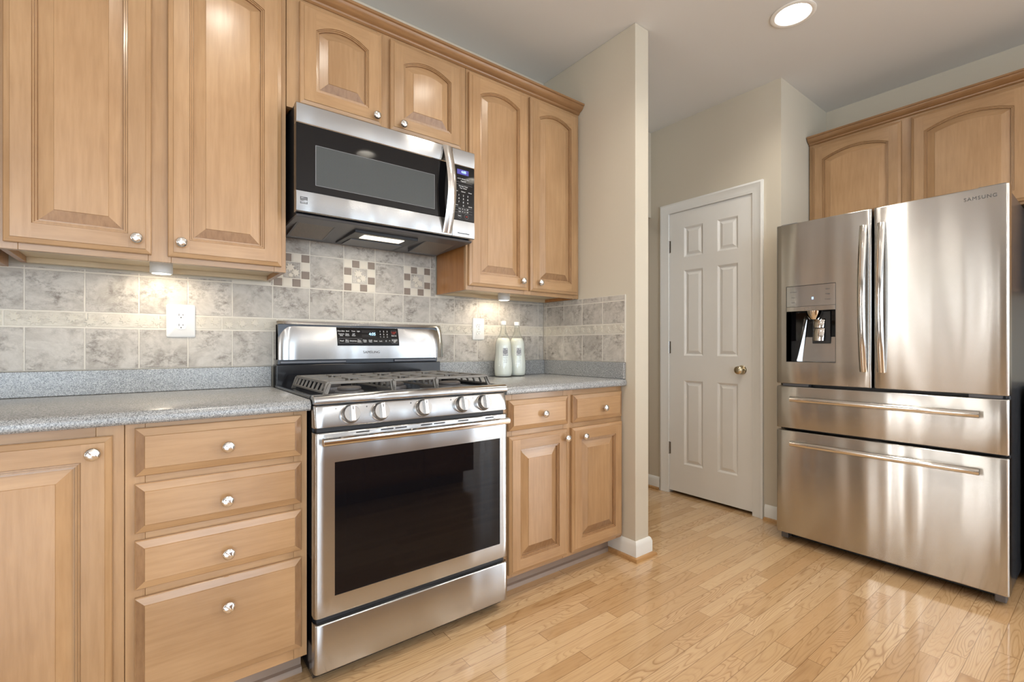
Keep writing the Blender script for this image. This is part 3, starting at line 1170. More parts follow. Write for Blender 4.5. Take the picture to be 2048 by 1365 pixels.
def puck(label, x, y, z):
    t = thing('puck_light', label, 'light', (x, y, z), 0, 'under-cabinet puck lights')
    MB().m('plate').lathe([(0.033, 0.0), (0.0335, -0.006), (0.0335, -0.0345), (0.031, -0.0375), (0.0275, -0.0375)], (0, 0, 0), 'Z', 32, True, False).build('housing', t)
    MB().m('pucklens').lathe([(0.0275, -0.0373), (0.0275, -0.036)], (0, 0, 0), 'Z', 24).build('lens', t)
    l = bpy.data.lights.new('puck_lamp', 'SPOT')
    l.energy = 2.6
    l.color = (1.0, 0.86, 0.66)
    l.spot_size = radians(165)
    l.spot_blend = 0.45
    l.shadow_soft_size = 0.022
    o = bpy.data.objects.new('puck_lamp', l)
    COL.objects.link(o)
    o.parent = t
    o.location = (0, 0, -0.041)
    o.rotation_euler = (radians(24), 0, 0)


puck('lit white puck light under the tall cabinet left of the microwave', PUCKS[0][0], PUCKS[0][1], 1.3845)
puck('lit white puck light under the cabinet above the glass bottles', PUCKS[1][0], PUCKS[1][1], 1.3795)


# ------------------------------------------------------------------ recessed ceiling lights
def can_light(i, x, y):
    lab = 'round lit recessed ceiling light near the refrigerator' if i == 2 else 'round lit recessed ceiling light, seen only in reflections'
    t = thing('recessed_light', lab, 'light', (x, y, ZC), 0, 'recessed ceiling lights' if i == 2 else 'recessed ceiling lights out of view')
    MB().m('can').lathe([(0.077, 0.004), (0.100, -0.001), (0.100, -0.004), (0.090, -0.007), (0.080, -0.005), (0.076, 0.0), (0.070, 0.05), (0.066, 0.085), (0.066, 0.09)], (0, 0, 0), 'Z', 40, False, False).build('trim_ring', t)
    MB().m('bulb').lathe([(0.040, 0.088), (0.048, 0.070), (0.046, 0.052), (0.032, 0.040), (0.012, 0.035)], (0, 0, 0), 'Z', 28).build('bulb', t)
    MB().m('can').lathe([(0.071, 0.090), (0.071, 0.096)], (0, 0, 0), 'Z', 28).build('can_top', t)
    l = bpy.data.lights.new('ceiling_lamp', 'SPOT')
    l.energy = CAN_POWER
    l.color = (1.0, 0.93, 0.82)
    l.spot_size = radians(140)
    l.spot_blend = 0.7
    l.shadow_soft_size = 0.055
    o = bpy.data.objects.new('ceiling_lamp', l)
    COL.objects.link(o)
    o.parent = t
    o.location = (0, 0, 0.02)


for i, (x, y) in enumerate(CANS):
    can_light(i, x, y)


# ------------------------------------------------------------------ gas range
def gas_range():
    t = thing('gas_range', 'stainless steel gas range with black oven window between the base cabinets', 'range', (0.784, 1.87, 0.0))
    X, Y = 0.784, 1.87
    def L(x):
        return x - X
    yd = 1.547 - Y       # door plane
    xl, xr = -0.378, 0.378
    # body
    b = MB().m('black')
    b.box(xl + 0.004, xr - 0.004, yd + 0.045, 2.215 - Y, 0.02, 0.40)
    b.m('blackm')
    y_in = yd + 0.05
    # hollow oven cavity: walls around x -.29..+.29, z .27...73
    b.box(xl + 0.004, -0.29, y_in, 2.215 - Y, 0.40, 0.895)
    b.box(0.29, xr - 0.004, y_in, 2.215 - Y, 0.40, 0.895)
    b.box(-0.29, 0.29, y_in, 2.215 - Y, 0.735, 0.895)
    b.box(-0.29, 0.29, 0.28, 2.215 - Y, 0.40, 0.735)
    b.build('body', t)
    for fx in (xl + 0.04, xr - 0.04):
        for fy in (yd + 0.09, 0.28):
            MB().m('blackm').lathe([(0.016, 0.0), (0.016, 0.02)], (fx, fy, 0), 'Z', 12).build('foot', t)
    for z in (0.50, 0.62):
        r = MB().m('chrome')
        for k in range(2):
            yy = y_in + 0.03 + k * 0.44
            r.tube([(-0.285, yy, z), (0.285, yy, z)], 0.0022, 6)
        for k in range(15):
            xx = -0.27 + 0.54 * k / 14
            r.tube([(xx, y_in + 0.03, z + 0.004), (xx, y_in + 0.47, z + 0.004)], 0.0014, 5)
        r.build('oven_rack', t)
    # bottom drawer
    d = MB().m('steel')
    def rounded_panel(mb, x0, x1, z0, z1, yf, th, r=0.012, hole=None, mat='steel', n=4):
        """slab with rolled vertical ends and slightly rolled top/bottom; optional rectangular hole"""
        xs = [x0 + r * (1 - cos(pi / 2 * k / n)) for k in range(n + 1)]
        prof = [r * (1 - sin(pi / 2 * k / n)) for k in range(n + 1)]
        X_ = [(x, d_) for x, d_ in zip(xs, prof)]
        mid = [x0 + r + 0.02, x1 - r - 0.02]
        if hole:
            mid = sorted(set(mid + [hole[0], hole[1]]))
        X_ += [(x, 0.0) for x in mid]
        X_ += [(x0 + x1 - x, d_) for x, d_ in reversed(list(zip(xs, prof)))]
        r2 = 0.005
        Z_ = [(z0, r2), (z0 + r2 * 0.3, r2 * 0.3), (z0 + r2, 0.0)]
        if hole:
            Z_ += [(hole[2], 0.0), (hole[3], 0.0)]
        Z_ += [(z1 - r2, 0.0), (z1 - r2 * 0.3, r2 * 0.3), (z1, r2)]
        mb.m(mat)
        ids = [[mb.vert((x, yf + min(d_ + e, th), z)) for x, d_ in X_] for z, e in Z_]
        for j in range(len(Z_) - 1):
            for i in range(len(X_) - 1):
                if hole and X_[i][0] >= hole[0] - 1e-6 and X_[i + 1][0] <= hole[1] + 1e-6 and Z_[j][0] >= hole[2] - 1e-6 and Z_[j + 1][0] <= hole[3] + 1e-6:
                    continue
                mb.face((ids[j][i], ids[j][i + 1], ids[j + 1][i + 1], ids[j + 1][i]))
        # rim to the back
        ring = ids[0] + [row[-1] for row in ids[1:-1]] + list(reversed(ids[-1])) + [row[0] for row in reversed(ids[1:-1])]
        back = [mb.vert((mb.v[k][0], yf + th, mb.v[k][2])) for k in ring]
        n_ = len(ring)
        for i in range(n_):
            j = (i + 1) % n_
            mb.face((ring[i], ring[j], back[j], back[i]))
        if hole:
            h = [(hole[0], hole[2]), (hole[1], hole[2]), (hole[1], hole[3]), (hole[0], hole[3])]
            mb.loops([[(x, yf, z) for x, z in h], [(x, yf + th, z) for x, z in h]])
        else:
            mb.face(tuple(back))
    gas_range.rounded_panel = rounded_panel
    rounded_panel(d, xl, xr, 0.050, 0.207, yd, 0.04, mat='steel_s')
    d.build('storage_drawer', t, angle=50)
    # oven door with window hole
    wx0, wx1, wz0, wz1 = L(0.466), L(1.121), 0.288, 0.717
    d = MB()
    rounded_panel(d, xl, xr, 0.226, 0.814, yd, 0.044, hole=(wx0, wx1, wz0, wz1), mat='steel_s')
    door = d.build('oven_door', t, angle=50)
    g = MB().m('oven_glass').box(wx0 + 0.0005, wx1 - 0.0005, yd + 0.0025, yd + 0.007, wz0 + 0.0005, wz1 - 0.0005)
    # dark ceramic frit border behind the glass
    g.m('black')
    yi = yd + 0.009
    g.box(wx0, L(0.506), yi, yi + 0.002, wz0, wz1)
    g.box(L(1.075), wx1, yi, yi + 0.002, wz0, wz1)
    g.box(L(0.506), L(1.075), yi, yi + 0.002, wz0, 0.405)
    g.box(L(0.506), L(1.075), yi, yi + 0.002, 0.665, wz1)
    o = g.build('window', door)
    o['label'] = 'black glass oven window'
    h = MB().m('chrome')
    hy, hz = yd - 0.047, 0.793
    prof = [(0.000, 0.013), (-0.011, 0.009), (-0.014, 0.0), (-0.011, -0.009), (0.0, -0.013), (0.009, -0.009), (0.011, 0.0), (0.009, 0.009)]
    h.loops([[(x, hy + a, hz + b_) for a, b_ in prof] for x in (L(0.416), L(1.130))], True, True, True)
    for x in (L(0.445), L(1.10)):
        h.box(x - 0.012, x + 0.012, hy + 0.006, yd + 0.002, hz - 0.008, hz + 0.008)
    h.build('handle', door, bevel=0.001, segs=1)
    for a, b_ in ((0.535, 0.580), (0.620, 0.665), (0.672, 0.715), (0.770, 0.815), (0.822, 0.868), (0.925, 0.970), (1.05, 1.09)):
        MB().m('blackm').box(L(a), L(b_), yd - 0.0006, yd + 0.002, 0.8035, 0.8075).build('vent_slot', door)
    # gap strip between door and panel
    MB().m('blackm').box(xl + 0.01, xr - 0.01, yd + 0.02, yd + 0.05, 0.2075, 0.2255).build('gap_strip', t)
    MB().m('blackm').box(xl + 0.01, xr - 0.01, yd + 0.02, yd + 0.05, 0.8145, 0.828).build('gap_strip', t)
    # control panel, leaning back
    p = MB()
    rounded_panel(p, xl, xr, 0.829, 0.901, yd + 0.0, 0.05, r=0.010, mat='steel_s')
    for i, (x, y, z) in enumerate(p.v):
        p.v[i] = (x, y + 0.018 * (z - 0.829) / 0.072, z)
    p.build('control_panel', t, angle=50)
    for kx in (0.517, 0.619, 0.780, 0.944, 1.043):
        k = MB().m('knob_body')
        k.lathe([(0.0315, -0.001), (0.0315, 0.005), (0.0285, 0.007), (0.0275, 0.024), (0.0255, 0.028)], (0, 0, 0), '-Y', 36, True, True)
        kb = k.build('control_knob', t, angle=35)
        kb.location = (L(kx), yd + 0.009, 0.8655)
        kb.rotation_euler = (radians(-14), 0, 0)
        q = MB().m('knob')
        q.prism([(-0.0075, -0.026), (0.0075, -0.026), (0.0075, 0.026), (-0.0075, 0.026)], 'Y', -0.039, -0.027)
        q.build('grip', kb, bevel=0.002)
        MB().m('grey_ink').box(-0.001, 0.001, -0.0396, -0.0388, 0.012, 0.022).build('pointer', kb)
        MB().m('grey_ink').lathe([(0.0022, -0.002), (0.0022, 0.0006)], (-0.043, 0, 0.022), '-Y', 8).build('burner_mark', kb)
    # cooktop: steel front lip and black enamel pan
    c = MB().m('steel_s')
    prof = [(yd + 0.010, 0.9045), (yd + 0.004, 0.906), (yd + 0.002, 0.913), (yd + 0.006, 0.924), (yd + 0.018, 0.932), (yd + 0.035, 0.934), (yd + 0.045, 0.930), (yd + 0.050, 0.9045)]
    c.loops([[(x, y, z) for y, z in prof] for x in (xl - 0.002, xr + 0.002)], True, True, True)
    c.m('black')
    c.box(xl, xr, yd + 0.050, 2.135 - Y, 0.896, 0.920)
    c.m('black').box(xl - 0.004, xl + 0.012, yd + 0.050, 2.135 - Y, 0.919, 0.930)
    c.box(xr - 0.012, xr + 0.004, yd + 0.050, 2.135 - Y, 0.919, 0.930)
    c.build('cooktop', t, bevel=0.003)
    MB().m('blackm').box(xl + 0.006, xr - 0.006, yd + 0.02, yd + 0.06, 0.9015, 0.9043).build('gap_strip', t)
    for bx, by, r in ((0.575, 1.735, 0.042), (0.575, 1.945, 0.034), (0.784, 1.84, 0.048), (0.995, 1.735, 0.046), (0.995, 1.945, 0.030)):
        q = MB().m('hood')
        q.lathe([(r * 1.25, 0.920), (r * 1.2, 0.927), (r * 0.9, 0.932)], (L(bx), by - Y, 0), 'Z', 28)
        q.m('burner').lathe([(r, 0.932), (r, 0.939), (r * 0.85, 0.943)], (L(bx), by - Y, 0), 'Z', 28)
        q.build('burner', t)
    # grates
    zt, zb = 0.972, 0.931
    yf_, yk = 1.628 - Y, 2.040 - Y
    spans = [(0.470, 0.694), (0.700, 0.868), (0.874, 1.105)]
    for gi, (a, b_) in enumerate(spans):
        a, b_ = L(a), L(b_)
        g = MB().m('iron')
        th = 0.011
        sl = 0.016 if gi == 0 else 0.004
        sr = 0.016 if gi == 2 else 0.004
        def bar(p0, p1, w=th, h=0.010):
            P0, P1 = Vector(p0), Vector(p1)
            dd = (P1 - P0)
            dh = Vector((dd.x, dd.y, 0)).normalized() if (abs(dd.x) + abs(dd.y)) > 1e-5 else Vector((1, 0, 0))
            n_ = Vector((-dh.y, dh.x, 0)) * (w / 2)
            up = Vector((0, 0, h / 2))
            g.loops([[P0 + n_ + up, P0 - n_ + up, P0 - n_ - up, P0 + n_ - up], [P1 + n_ + up, P1 - n_ + up, P1 - n_ - up, P1 + n_ - up]], True, True, True)
        zz = zt - 0.005
        bar((a, yf_, zz), (b_, yf_, zz))
        bar((a, yk, zz), (b_, yk, zz))
        # side plates with slots, flared on the outer sides
        for xx, s_, sg in ((a, sl, -1), (b_, sr, 1)):
            bar((xx, yf_ - 0.004, zz), (xx, yk + 0.004, zz), 0.012)
            bar((xx + sg * s_, yf_ - 0.010, zb + 0.004), (xx + sg * s_, yk + 0.010, zb + 0.004), 0.007, 0.008)
            for k in range(9):
                yy = yf_ + (yk - yf_) * k / 8
                w = 0.007 if 0 < k < 8 else 0.014
                g.loops([[(xx - 0.003, yy - w, zt - 0.006), (xx + 0.003, yy - w, zt - 0.006), (xx + 0.003, yy + w, zt - 0.006), (xx - 0.003, yy + w, zt - 0.006)],
                         [(xx + sg * s_ - 0.003, yy - w, zb), (xx + sg * s_ + 0.003, yy - w, zb), (xx + sg * s_ + 0.003, yy + w, zb), (xx + sg * s_ - 0.003, yy + w, zb)]], True, True, True)
        cx = (a + b_) / 2
        # cross members and fingers
        bar((a, (yf_ + yk) / 2, zz), (b_, (yf_ + yk) / 2, zz), 0.009)
        for by in ((yf_ * 0.75 + yk * 0.25), (yf_ * 0.25 + yk * 0.75)):
            bar((a, by, zz), (cx - 0.024, by, zz), 0.009)
            bar((b_, by, zz), (cx + 0.024, by, zz), 0.009)
            bar((cx, by - 0.10, zz), (cx, by - 0.024, zz), 0.009)
            bar((cx, by + 0.10, zz), (cx, by + 0.024, zz), 0.009)
        # front corner legs
        for xx in (a, b_):
            for yy, oy in ((yf_, -0.010), (yk, 0.010)):
                sg = -sl if xx == a else sr
                g.loops([[(xx - 0.010, yy - 0.004, zt - 0.004), (xx + 0.010, yy - 0.004, zt - 0.004), (xx + 0.010, yy + 0.004, zt - 0.004), (xx - 0.010, yy + 0.004, zt - 0.004)],
                         [(xx + sg - 0.008, yy + oy - 0.004, 0.9205), (xx + sg + 0.008, yy + oy - 0.004, 0.9205), (xx + sg + 0.008, yy + oy + 0.004, 0.9205), (xx + sg - 0.008, yy + oy + 0.004, 0.9205)]], True, True, True)
        g.build('burner_grate', t, bevel=0.0015, segs=1)
    # backguard: black lower riser, dark vent slot, curved steel console
    r = MB().m('black')
    r.box(xl + 0.004, xr + 0.012, 2.142 - Y, 2.215 - Y, 0.905, 1.012)
    r.m('dark_steel').box(xl + 0.012, xr + 0.004, 2.160 - Y, 2.205 - Y, 1.012, 1.185)
    r.m('hood').box(xl + 0.020, L(0.700), 2.150 - Y, 2.165 - Y, 1.016, 1.028)
    r.box(L(0.930), xr - 0.01, 2.150 - Y, 2.165 - Y, 1.016, 1.028)
    r.build('backguard_riser', t, bevel=0.003)
    s = MB()
    x0, x1 = L(0.418), L(1.196)
    n = 18
    zs = [1.033 + (1.198 - 1.033) * k / 10 for k in range(11)]
    def yc(x, z):
        u = (z - 1.033) / 0.165
        y = 2.138 - Y + 0.030 * u - 0.010 * sin(pi * u)
        e = min(x - x0, x1 - x)
        rr = 0.055
        if e < rr:
            y += 0.016 * (1 - e / rr) ** 2
        return y
    cols = [x0 + (x1 - x0) * (0.5 - 0.5 * cos(pi * k / 28)) for k in range(29)]
    s.m('steel_s')
    ids = [[s.vert((x, yc(x, z), z)) for x in cols] for z in zs]
    for j in range(len(zs) - 1):
        for i in range(len(cols) - 1):
            s.face((ids[j][i], ids[j][i + 1], ids[j + 1][i + 1], ids[j + 1][i]))
    ring = ids[0] + [rw[-1] for rw in ids[1:-1]] + list(reversed(ids[-1])) + [rw[0] for rw in reversed(ids[1:-1])]
    back = [s.vert((s.v[k][0], 2.196 - Y, s.v[k][2])) for k in ring]
    for i in range(len(ring)):
        j = (i + 1) % len(ring)
        s.face((ring[i], ring[j], back[j], back[i]))
    s.face(tuple(back))
    con = s.build('console', t, angle=45)
    # black touch panel on the console, following its lean
    q = MB().m('mw_glass')
    px0, px1, pz0, pz1 = L(0.657), L(0.949), 1.093, 1.1755
    for k in range(6):
        za, zb_ = pz0 + (pz1 - pz0) * k / 6, pz0 + (pz1 - pz0) * (k + 1) / 6
        ya, yb_ = yc(0, za) - 0.0015, yc(0, zb_) - 0.0015
        q.loops([[(px0, ya, za), (px1, ya, za), (px1, yb_, zb_), (px0, yb_, zb_)], [(px0, ya + 0.004, za), (px1, ya + 0.004, za), (px1, yb_ + 0.004, zb_), (px0, yb_ + 0.004, zb_)]], True, True, True)
    tp = q.build('touch_panel', t, angle=60)
    tilt = radians(90) - atan2(0.030, 0.165) * 0.9
    def on(px, pz):       # panel fractions -> location
        z = pz1 - (pz1 - pz0) * pz
        return (px0 + (px1 - px0) * px, yc(0, z) - 0.0024, z)
    rot = (tilt, 0, 0)
    k = MB().m('lcd')
    def chip(mb, fx0, fx1, fz0, fz1, off=0.0):
        a, b_, c_, d_ = on(fx0, fz1), on(fx1, fz1), on(fx1, fz0), on(fx0, fz0)
        mb.quad(*[(p_[0], p_[1] + 0.0006 - off, p_[2]) for p_ in (a, b_, c_, d_)])
    # clock display
    cd = MB().m('black')
    chip(cd, 0.385, 0.615, 0.13, 0.52)
    cd.build('clock_display', tp)
    text('clock_digits', '4:05', 0.019, on(0.555, 0.35), tp, 'lcd_digit', rot)
    text('number_keys', '1   2   3\n4   5   6\n7   8   9', 0.0105, on(0.745, 0.36), tp, 'white_ink', rot, line=1.32, spacing=1.15)
    text('number_keys', '0   *', 0.0105, on(0.805, 0.74), tp, 'white_ink', rot, spacing=1.2)
    for body, fx, fz, sz in (('Oven Bake', 0.065, 0.20, 0.0085), ('Broil', 0.165, 0.20, 0.0085), ('Timer', 0.255, 0.20, 0.0085), ('Light', 0.335, 0.20, 0.0085),
                             ('Convect\nBake', 0.065, 0.40, 0.0085), ('Keep\nWarm', 0.155, 0.40, 0.0085), ('Self\nClean', 0.255, 0.40, 0.0085),
                             ('Proof', 0.065, 0.74, 0.0085), ('Slow\nCook', 0.145, 0.74, 0.0085), ('Dehydrate', 0.24, 0.74, 0.0085), ('Pizza\nHome', 0.335, 0.74, 0.0085),
                             ('Delay\nStart', 0.425, 0.74, 0.0085), ('Cook\nTime', 0.515, 0.74, 0.0085), ('Clock', 0.60, 0.74, 0.0085), ('Lock', 0.685, 0.74, 0.0085)):
        text('key_lettering', body, sz, on(fx, fz), tp, 'white_ink', rot, sx=0.85, line=0.8)
    text('key_lettering', 'CLEAR\nOFF', 0.0085, on(0.92, 0.27), tp, 'red_ink', rot, line=0.8)
    text('key_lettering', 'Bake Set', 0.0075, on(0.92, 0.43), tp, 'white_ink', rot)
    text('key_lettering', 'START\nSET', 0.0095, on(0.925, 0.74), tp, 'white_ink', rot, line=0.8)
    f = MB().m('line_ink')
    def frame(fx0, fx1, fz0, fz1, w=0.0007):
        wx, wz = w / (px1 - px0), w / (pz1 - pz0)
        for a_, b_, c_, d_ in ((fx0, fx1, fz0, fz0 + wz), (fx0, fx1, fz1 - wz, fz1), (fx0, fx0 + wx, fz0, fz1), (fx1 - wx, fx1, fz0, fz1)):
            chip(f, a_, b_, c_, d_, 0.0003)
    frame(0.875, 0.97, 0.13, 0.37)
    frame(0.875, 0.97, 0.62, 0.87)
    frame(0.02, 0.38, 0.60, 0.87)
    f.build('key_outlines', tp)
    z = 1.063
    text('logo_lettering', 'SAMSUNG', 0.0165, (L(0.812), yc(0, z) - 0.0008, z), con, 'grey_ink', rot, spacing=1.08)
    return t


gas_range()


# ------------------------------------------------------------------ microwave
def microwave():
    X, Y, Z = 0.797, 2.02, 1.575
    t = thing('microwave', 'stainless over-the-range microwave with black glass door above the range', 'microwave', (X, Y, Z))
    L = lambda x: x - X
    D = lambda z: z - Z
    yf = 1.825 - Y
    xl, xr = L(0.414), L(1.178)
    b = MB().m('blackm')
    b.box(xl + 0.006, xr - 0.006, yf + 0.038, 2.21 - Y, 0.0, D(1.992))
    b.build('case', t, bevel=0.004)
    # door (left) with steel strips and black glass
    xd = L(1.0605)
    d = MB().m('steel_s')
    def strip(mb, x0, x1, z0, z1, bulge=0.004, th=0.034):
        # gently bowed strip, wraps back at both ends
        zs = [z0, z0 + 0.004, z0 + 0.25 * (z1 - z0), (z0 + z1) / 2, z0 + 0.75 * (z1 - z0), z1 - 0.004, z1]
        ys = [0.005, 0.001, -0.0005, -0.001, -0.0005, 0.001, 0.005]
        lps = []
        for z, o in zip(zs, ys):
            lps.append([(x0, yf + o, D(z)), (x1, yf + o, D(z)), (x1, yf + th, D(z)), (x0, yf + th, D(z))])
        mb.loops(lps, True, True, True)
    strip(d, xl, xd, 1.904, 1.979)
    strip(d, xl, xd, 1.581, 1.6605)
    d.m('mw_glass').box(xl, xd, yf + 0.003, yf + 0.036, D(1.6605), D(1.904))
    door = d.build('door', t, angle=30)
    w = MB().m('mw_screen').box(L(0.482), L(0.973), yf + 0.0016, yf + 0.004, D(1.687), D(1.834))
    o = w.build('window', door)
    o['label'] = 'grey meshed viewing window'
    g = MB().m('line_ink')
    for a, b_, c_, d_ in ((0.4805, 0.9745, 1.834, 1.8352), (0.4805, 0.9745, 1.6858, 1.687), (0.4805, 0.482, 1.6858, 1.8352), (0.973, 0.9745, 1.6858, 1.8352)):
        g.box(L(a), L(b_), yf + 0.0014, yf + 0.004, D(c_), D(d_))
    g.build('window_border', door)
    # emblem
    e = MB().m('grey_ink')
    ex, ez, es = L(0.4395), D(1.623), 0.0125
    for (a, b_, c_, d_) in ((-1, 1, 0.84, 1.0), (-1, -0.84, 0.2, 1.0), (0.84, 1, 0.2, 1.0), (-1, 1, -1.0, -0.84), (-1, -0.84, -1.0, -0.35), (0.84, 1, -1.0, -0.35)):
        e.box(ex + a * es, ex + b_ * es, yf - 0.0013, yf - 0.0003, ez + c_ * es, ez + d_ * es)
    for k in range(3):
        pts = []
        for q in range(9):
            u = -1 + 2 * q / 8
            pts.append((ex + u * es, yf - 0.0012, ez + es * (0.62 - 0.28 * k + 0.16 * sin(u * pi))))
        e.tube(pts, 0.0011, 5)
    for k in range(4):
        e.box(ex + (-0.7 + 0.42 * k) * es, ex + (-0.55 + 0.42 * k) * es, yf - 0.0013, yf - 0.0003, ez - 0.75 * es, ez - 0.45 * es)
    e.build('emblem', door)
    # bowed handle at the right edge of the door
    h = MB().m('knob')
    n = 16
    lps = []
    for k in range(n + 1):
        s_ = k / n
        z = 1.590 + (1.975 - 1.590) * s_
        bow = sin(pi * s_)
        y = yf - 0.006 - 0.045 * bow
        xc = L(1.033) + 0.0 * bow
        wv = 0.0225 - 0.002 * bow
        lps.append([(xc - wv, y + 0.003, D(z)), (xc - wv * 0.5, y - 0.003, D(z)), (xc + wv * 0.5, y - 0.003, D(z)), (xc + wv, y + 0.003, D(z)), (xc + wv * 0.8, y + 0.010, D(z)), (xc - wv * 0.8, y + 0.010, D(z))])
    h.loops(lps, True, True, True)
    h.build('handle', door, angle=40)
    # control side
    c = MB().m('steel_s')
    strip(c, xd + 0.002, xr, 1.904, 1.979)
    strip(c, xd + 0.002, xr, 1.581, 1.6605)
    c.m('mw_glass').box(xd + 0.002, xr, yf + 0.002, yf + 0.036, D(1.6605), D(1.904))
    cp = c.build('control_panel', t, angle=30)
    MB().m('lcd').box(L(1.087), L(1.147), yf + 0.0012, yf + 0.003, D(1.866), D(1.888)).build('clock_display', cp)
    yt = yf + 0.0010
    text('clock_digits', '4:05', 0.0150, (L(1.121), yt, D(1.8775)), cp, 'lcd_digit')
    text('number_keys', '1    2    3\n4    5    6\n7    8    9', 0.0105, (L(1.119), yt, D(1.756)), cp, 'white_ink', spacing=1.25, line=1.45)
    text('number_keys', '0', 0.0105, (L(1.119), yt, D(1.7255)), cp, 'white_ink')
    for body, x, z, s_ in (('AUTO  REHEAT  MELT', 1.119, 1.846, 0.0062), ('Popcorn', 1.119, 1.8365, 0.0078), ('Beverage  Potato', 1.119, 1.8135, 0.0068), ('Pizza  Dinner', 1.119, 1.8045, 0.0068),
                           ('Timer', 1.083, 1.789, 0.0068), ('Defrost', 1.119, 1.789, 0.0068), ('Power', 1.155, 1.789, 0.0068), ('Clock', 1.083, 1.7255, 0.0068), ('Add 30', 1.155, 1.7255, 0.0066),
                           ('Vent   Hi   Lo   Off', 1.119, 1.7105, 0.0066), ('Light   Hi   Lo   Off', 1.119, 1.6985, 0.0066), ('Start', 1.099, 1.6785, 0.0072)):
        text('key_lettering', body, s_, (L(x), yt, D(z)), cp, 'white_ink')
    text('key_lettering', 'Off', 0.0078, (L(1.136), yt, D(1.6785)), cp, 'red_ink')
    k = MB().m('line_ink')
    for z in (1.8305, 1.820, 1.7165, 1.7045, 1.6925):
        k.box(L(1.072), L(1.167), yf + 0.0015, yf + 0.003, D(z), D(z + 0.0007))
    for cx_ in (1.099, 1.136):
        k.loops([[(L(cx_) + r_ * cos(a), yf + 0.0014, D(1.6785) + r_ * sin(a)) for a in [2 * pi * q / 24 for q in range(24)]] for r_ in (0.0105, 0.0112)])
    k.build('key_outlines', cp)
    text('logo_lettering', 'Microwave Hood', 0.0085, (L(1.119), yf - 0.0016, D(1.600)), cp, 'grey_ink')
    MB().m('chrome').box(L(1.078), L(1.163), yf - 0.0018, yf, D(1.6115), D(1.6125)).build('trim_line', cp)
    # underside: sloped hood plate, two grease filters, lamp lens
    u = MB().m('hood')
    u.loops([[(xl + 0.004, yf + 0.012, 0.0), (xr - 0.004, yf + 0.012, 0.0), (xr - 0.004, 2.21 - Y, 0.0), (xl + 0.004, 2.21 - Y, 0.0)],
             [(xl + 0.004, yf + 0.020, -0.008), (xr - 0.004, yf + 0.020, -0.008), (xr - 0.004, 2.21 - Y, -0.015), (xl + 0.004, 2.21 - Y, -0.015)]], True, True, True)
    u.m('blackm')
    u.box(L(0.655), L(0.935), 1.905 - Y, 2.165 - Y, -0.021, -0.008)
    hp = u.build('hood_plate', t, bevel=0.002, segs=1)
    for a, b_ in ((0.445, 0.578), (0.985, 1.130)):
        def slab(mb, xa, xb, ya, yb_, lift):
            za = lambda y: -0.006 - 0.024 * (y - 1.897) / 0.211 - lift
            mb.loops([[(L(xa), ya - Y, za(ya)), (L(xb), ya - Y, za(ya)), (L(xb), yb_ - Y, za(yb_)), (L(xa), yb_ - Y, za(yb_))],
                      [(L(xa), ya - Y, -0.002), (L(xb), ya - Y, -0.002), (L(xb), yb_ - Y, -0.002), (L(xa), yb_ - Y, -0.002)]], True, True, True)
        f = MB().m('filter')
        slab(f, a, b_, 1.905, 2.10, 0.0)
        ff = f.build('grease_filter', t, smooth=False)
        fr = MB().m('hood')
        for (p, q, r_, s_) in ((a - 0.006, b_ + 0.006, 1.897, 1.905), (a - 0.006, b_ + 0.006, 2.10, 2.106), (a - 0.006, a, 1.905, 2.10), (b_, b_ + 0.006, 1.905, 2.10)):
            slab(fr, p, q, r_, s_, 0.0008)
        fr.build('filter_frame', ff, smooth=False)
    MB().m('hoodlamp').box(L(0.702), L(0.880), 1.930 - Y, 1.992 - Y, -0.0235, -0.0205).build('lamp_lens', t)
    MB().m('hood').box(L(0.677), L(0.912), 2.028 - Y, 2.150 - Y, -0.0245, -0.0205).build('lamp_cover', t)
    l = bpy.data.lights.new('hood_lamp', 'AREA')
    l.shape = 'RECTANGLE'
    l.size, l.size_y = 0.17, 0.055
    l.energy = 0.7
    l.color = (1.0, 0.88, 0.70)
    o = bpy.data.objects.new('hood_lamp', l)
    COL.objects.link(o)
    o.parent = t
    o.location = (L(0.79), 1.961 - Y, -0.026)
    return t


microwave()


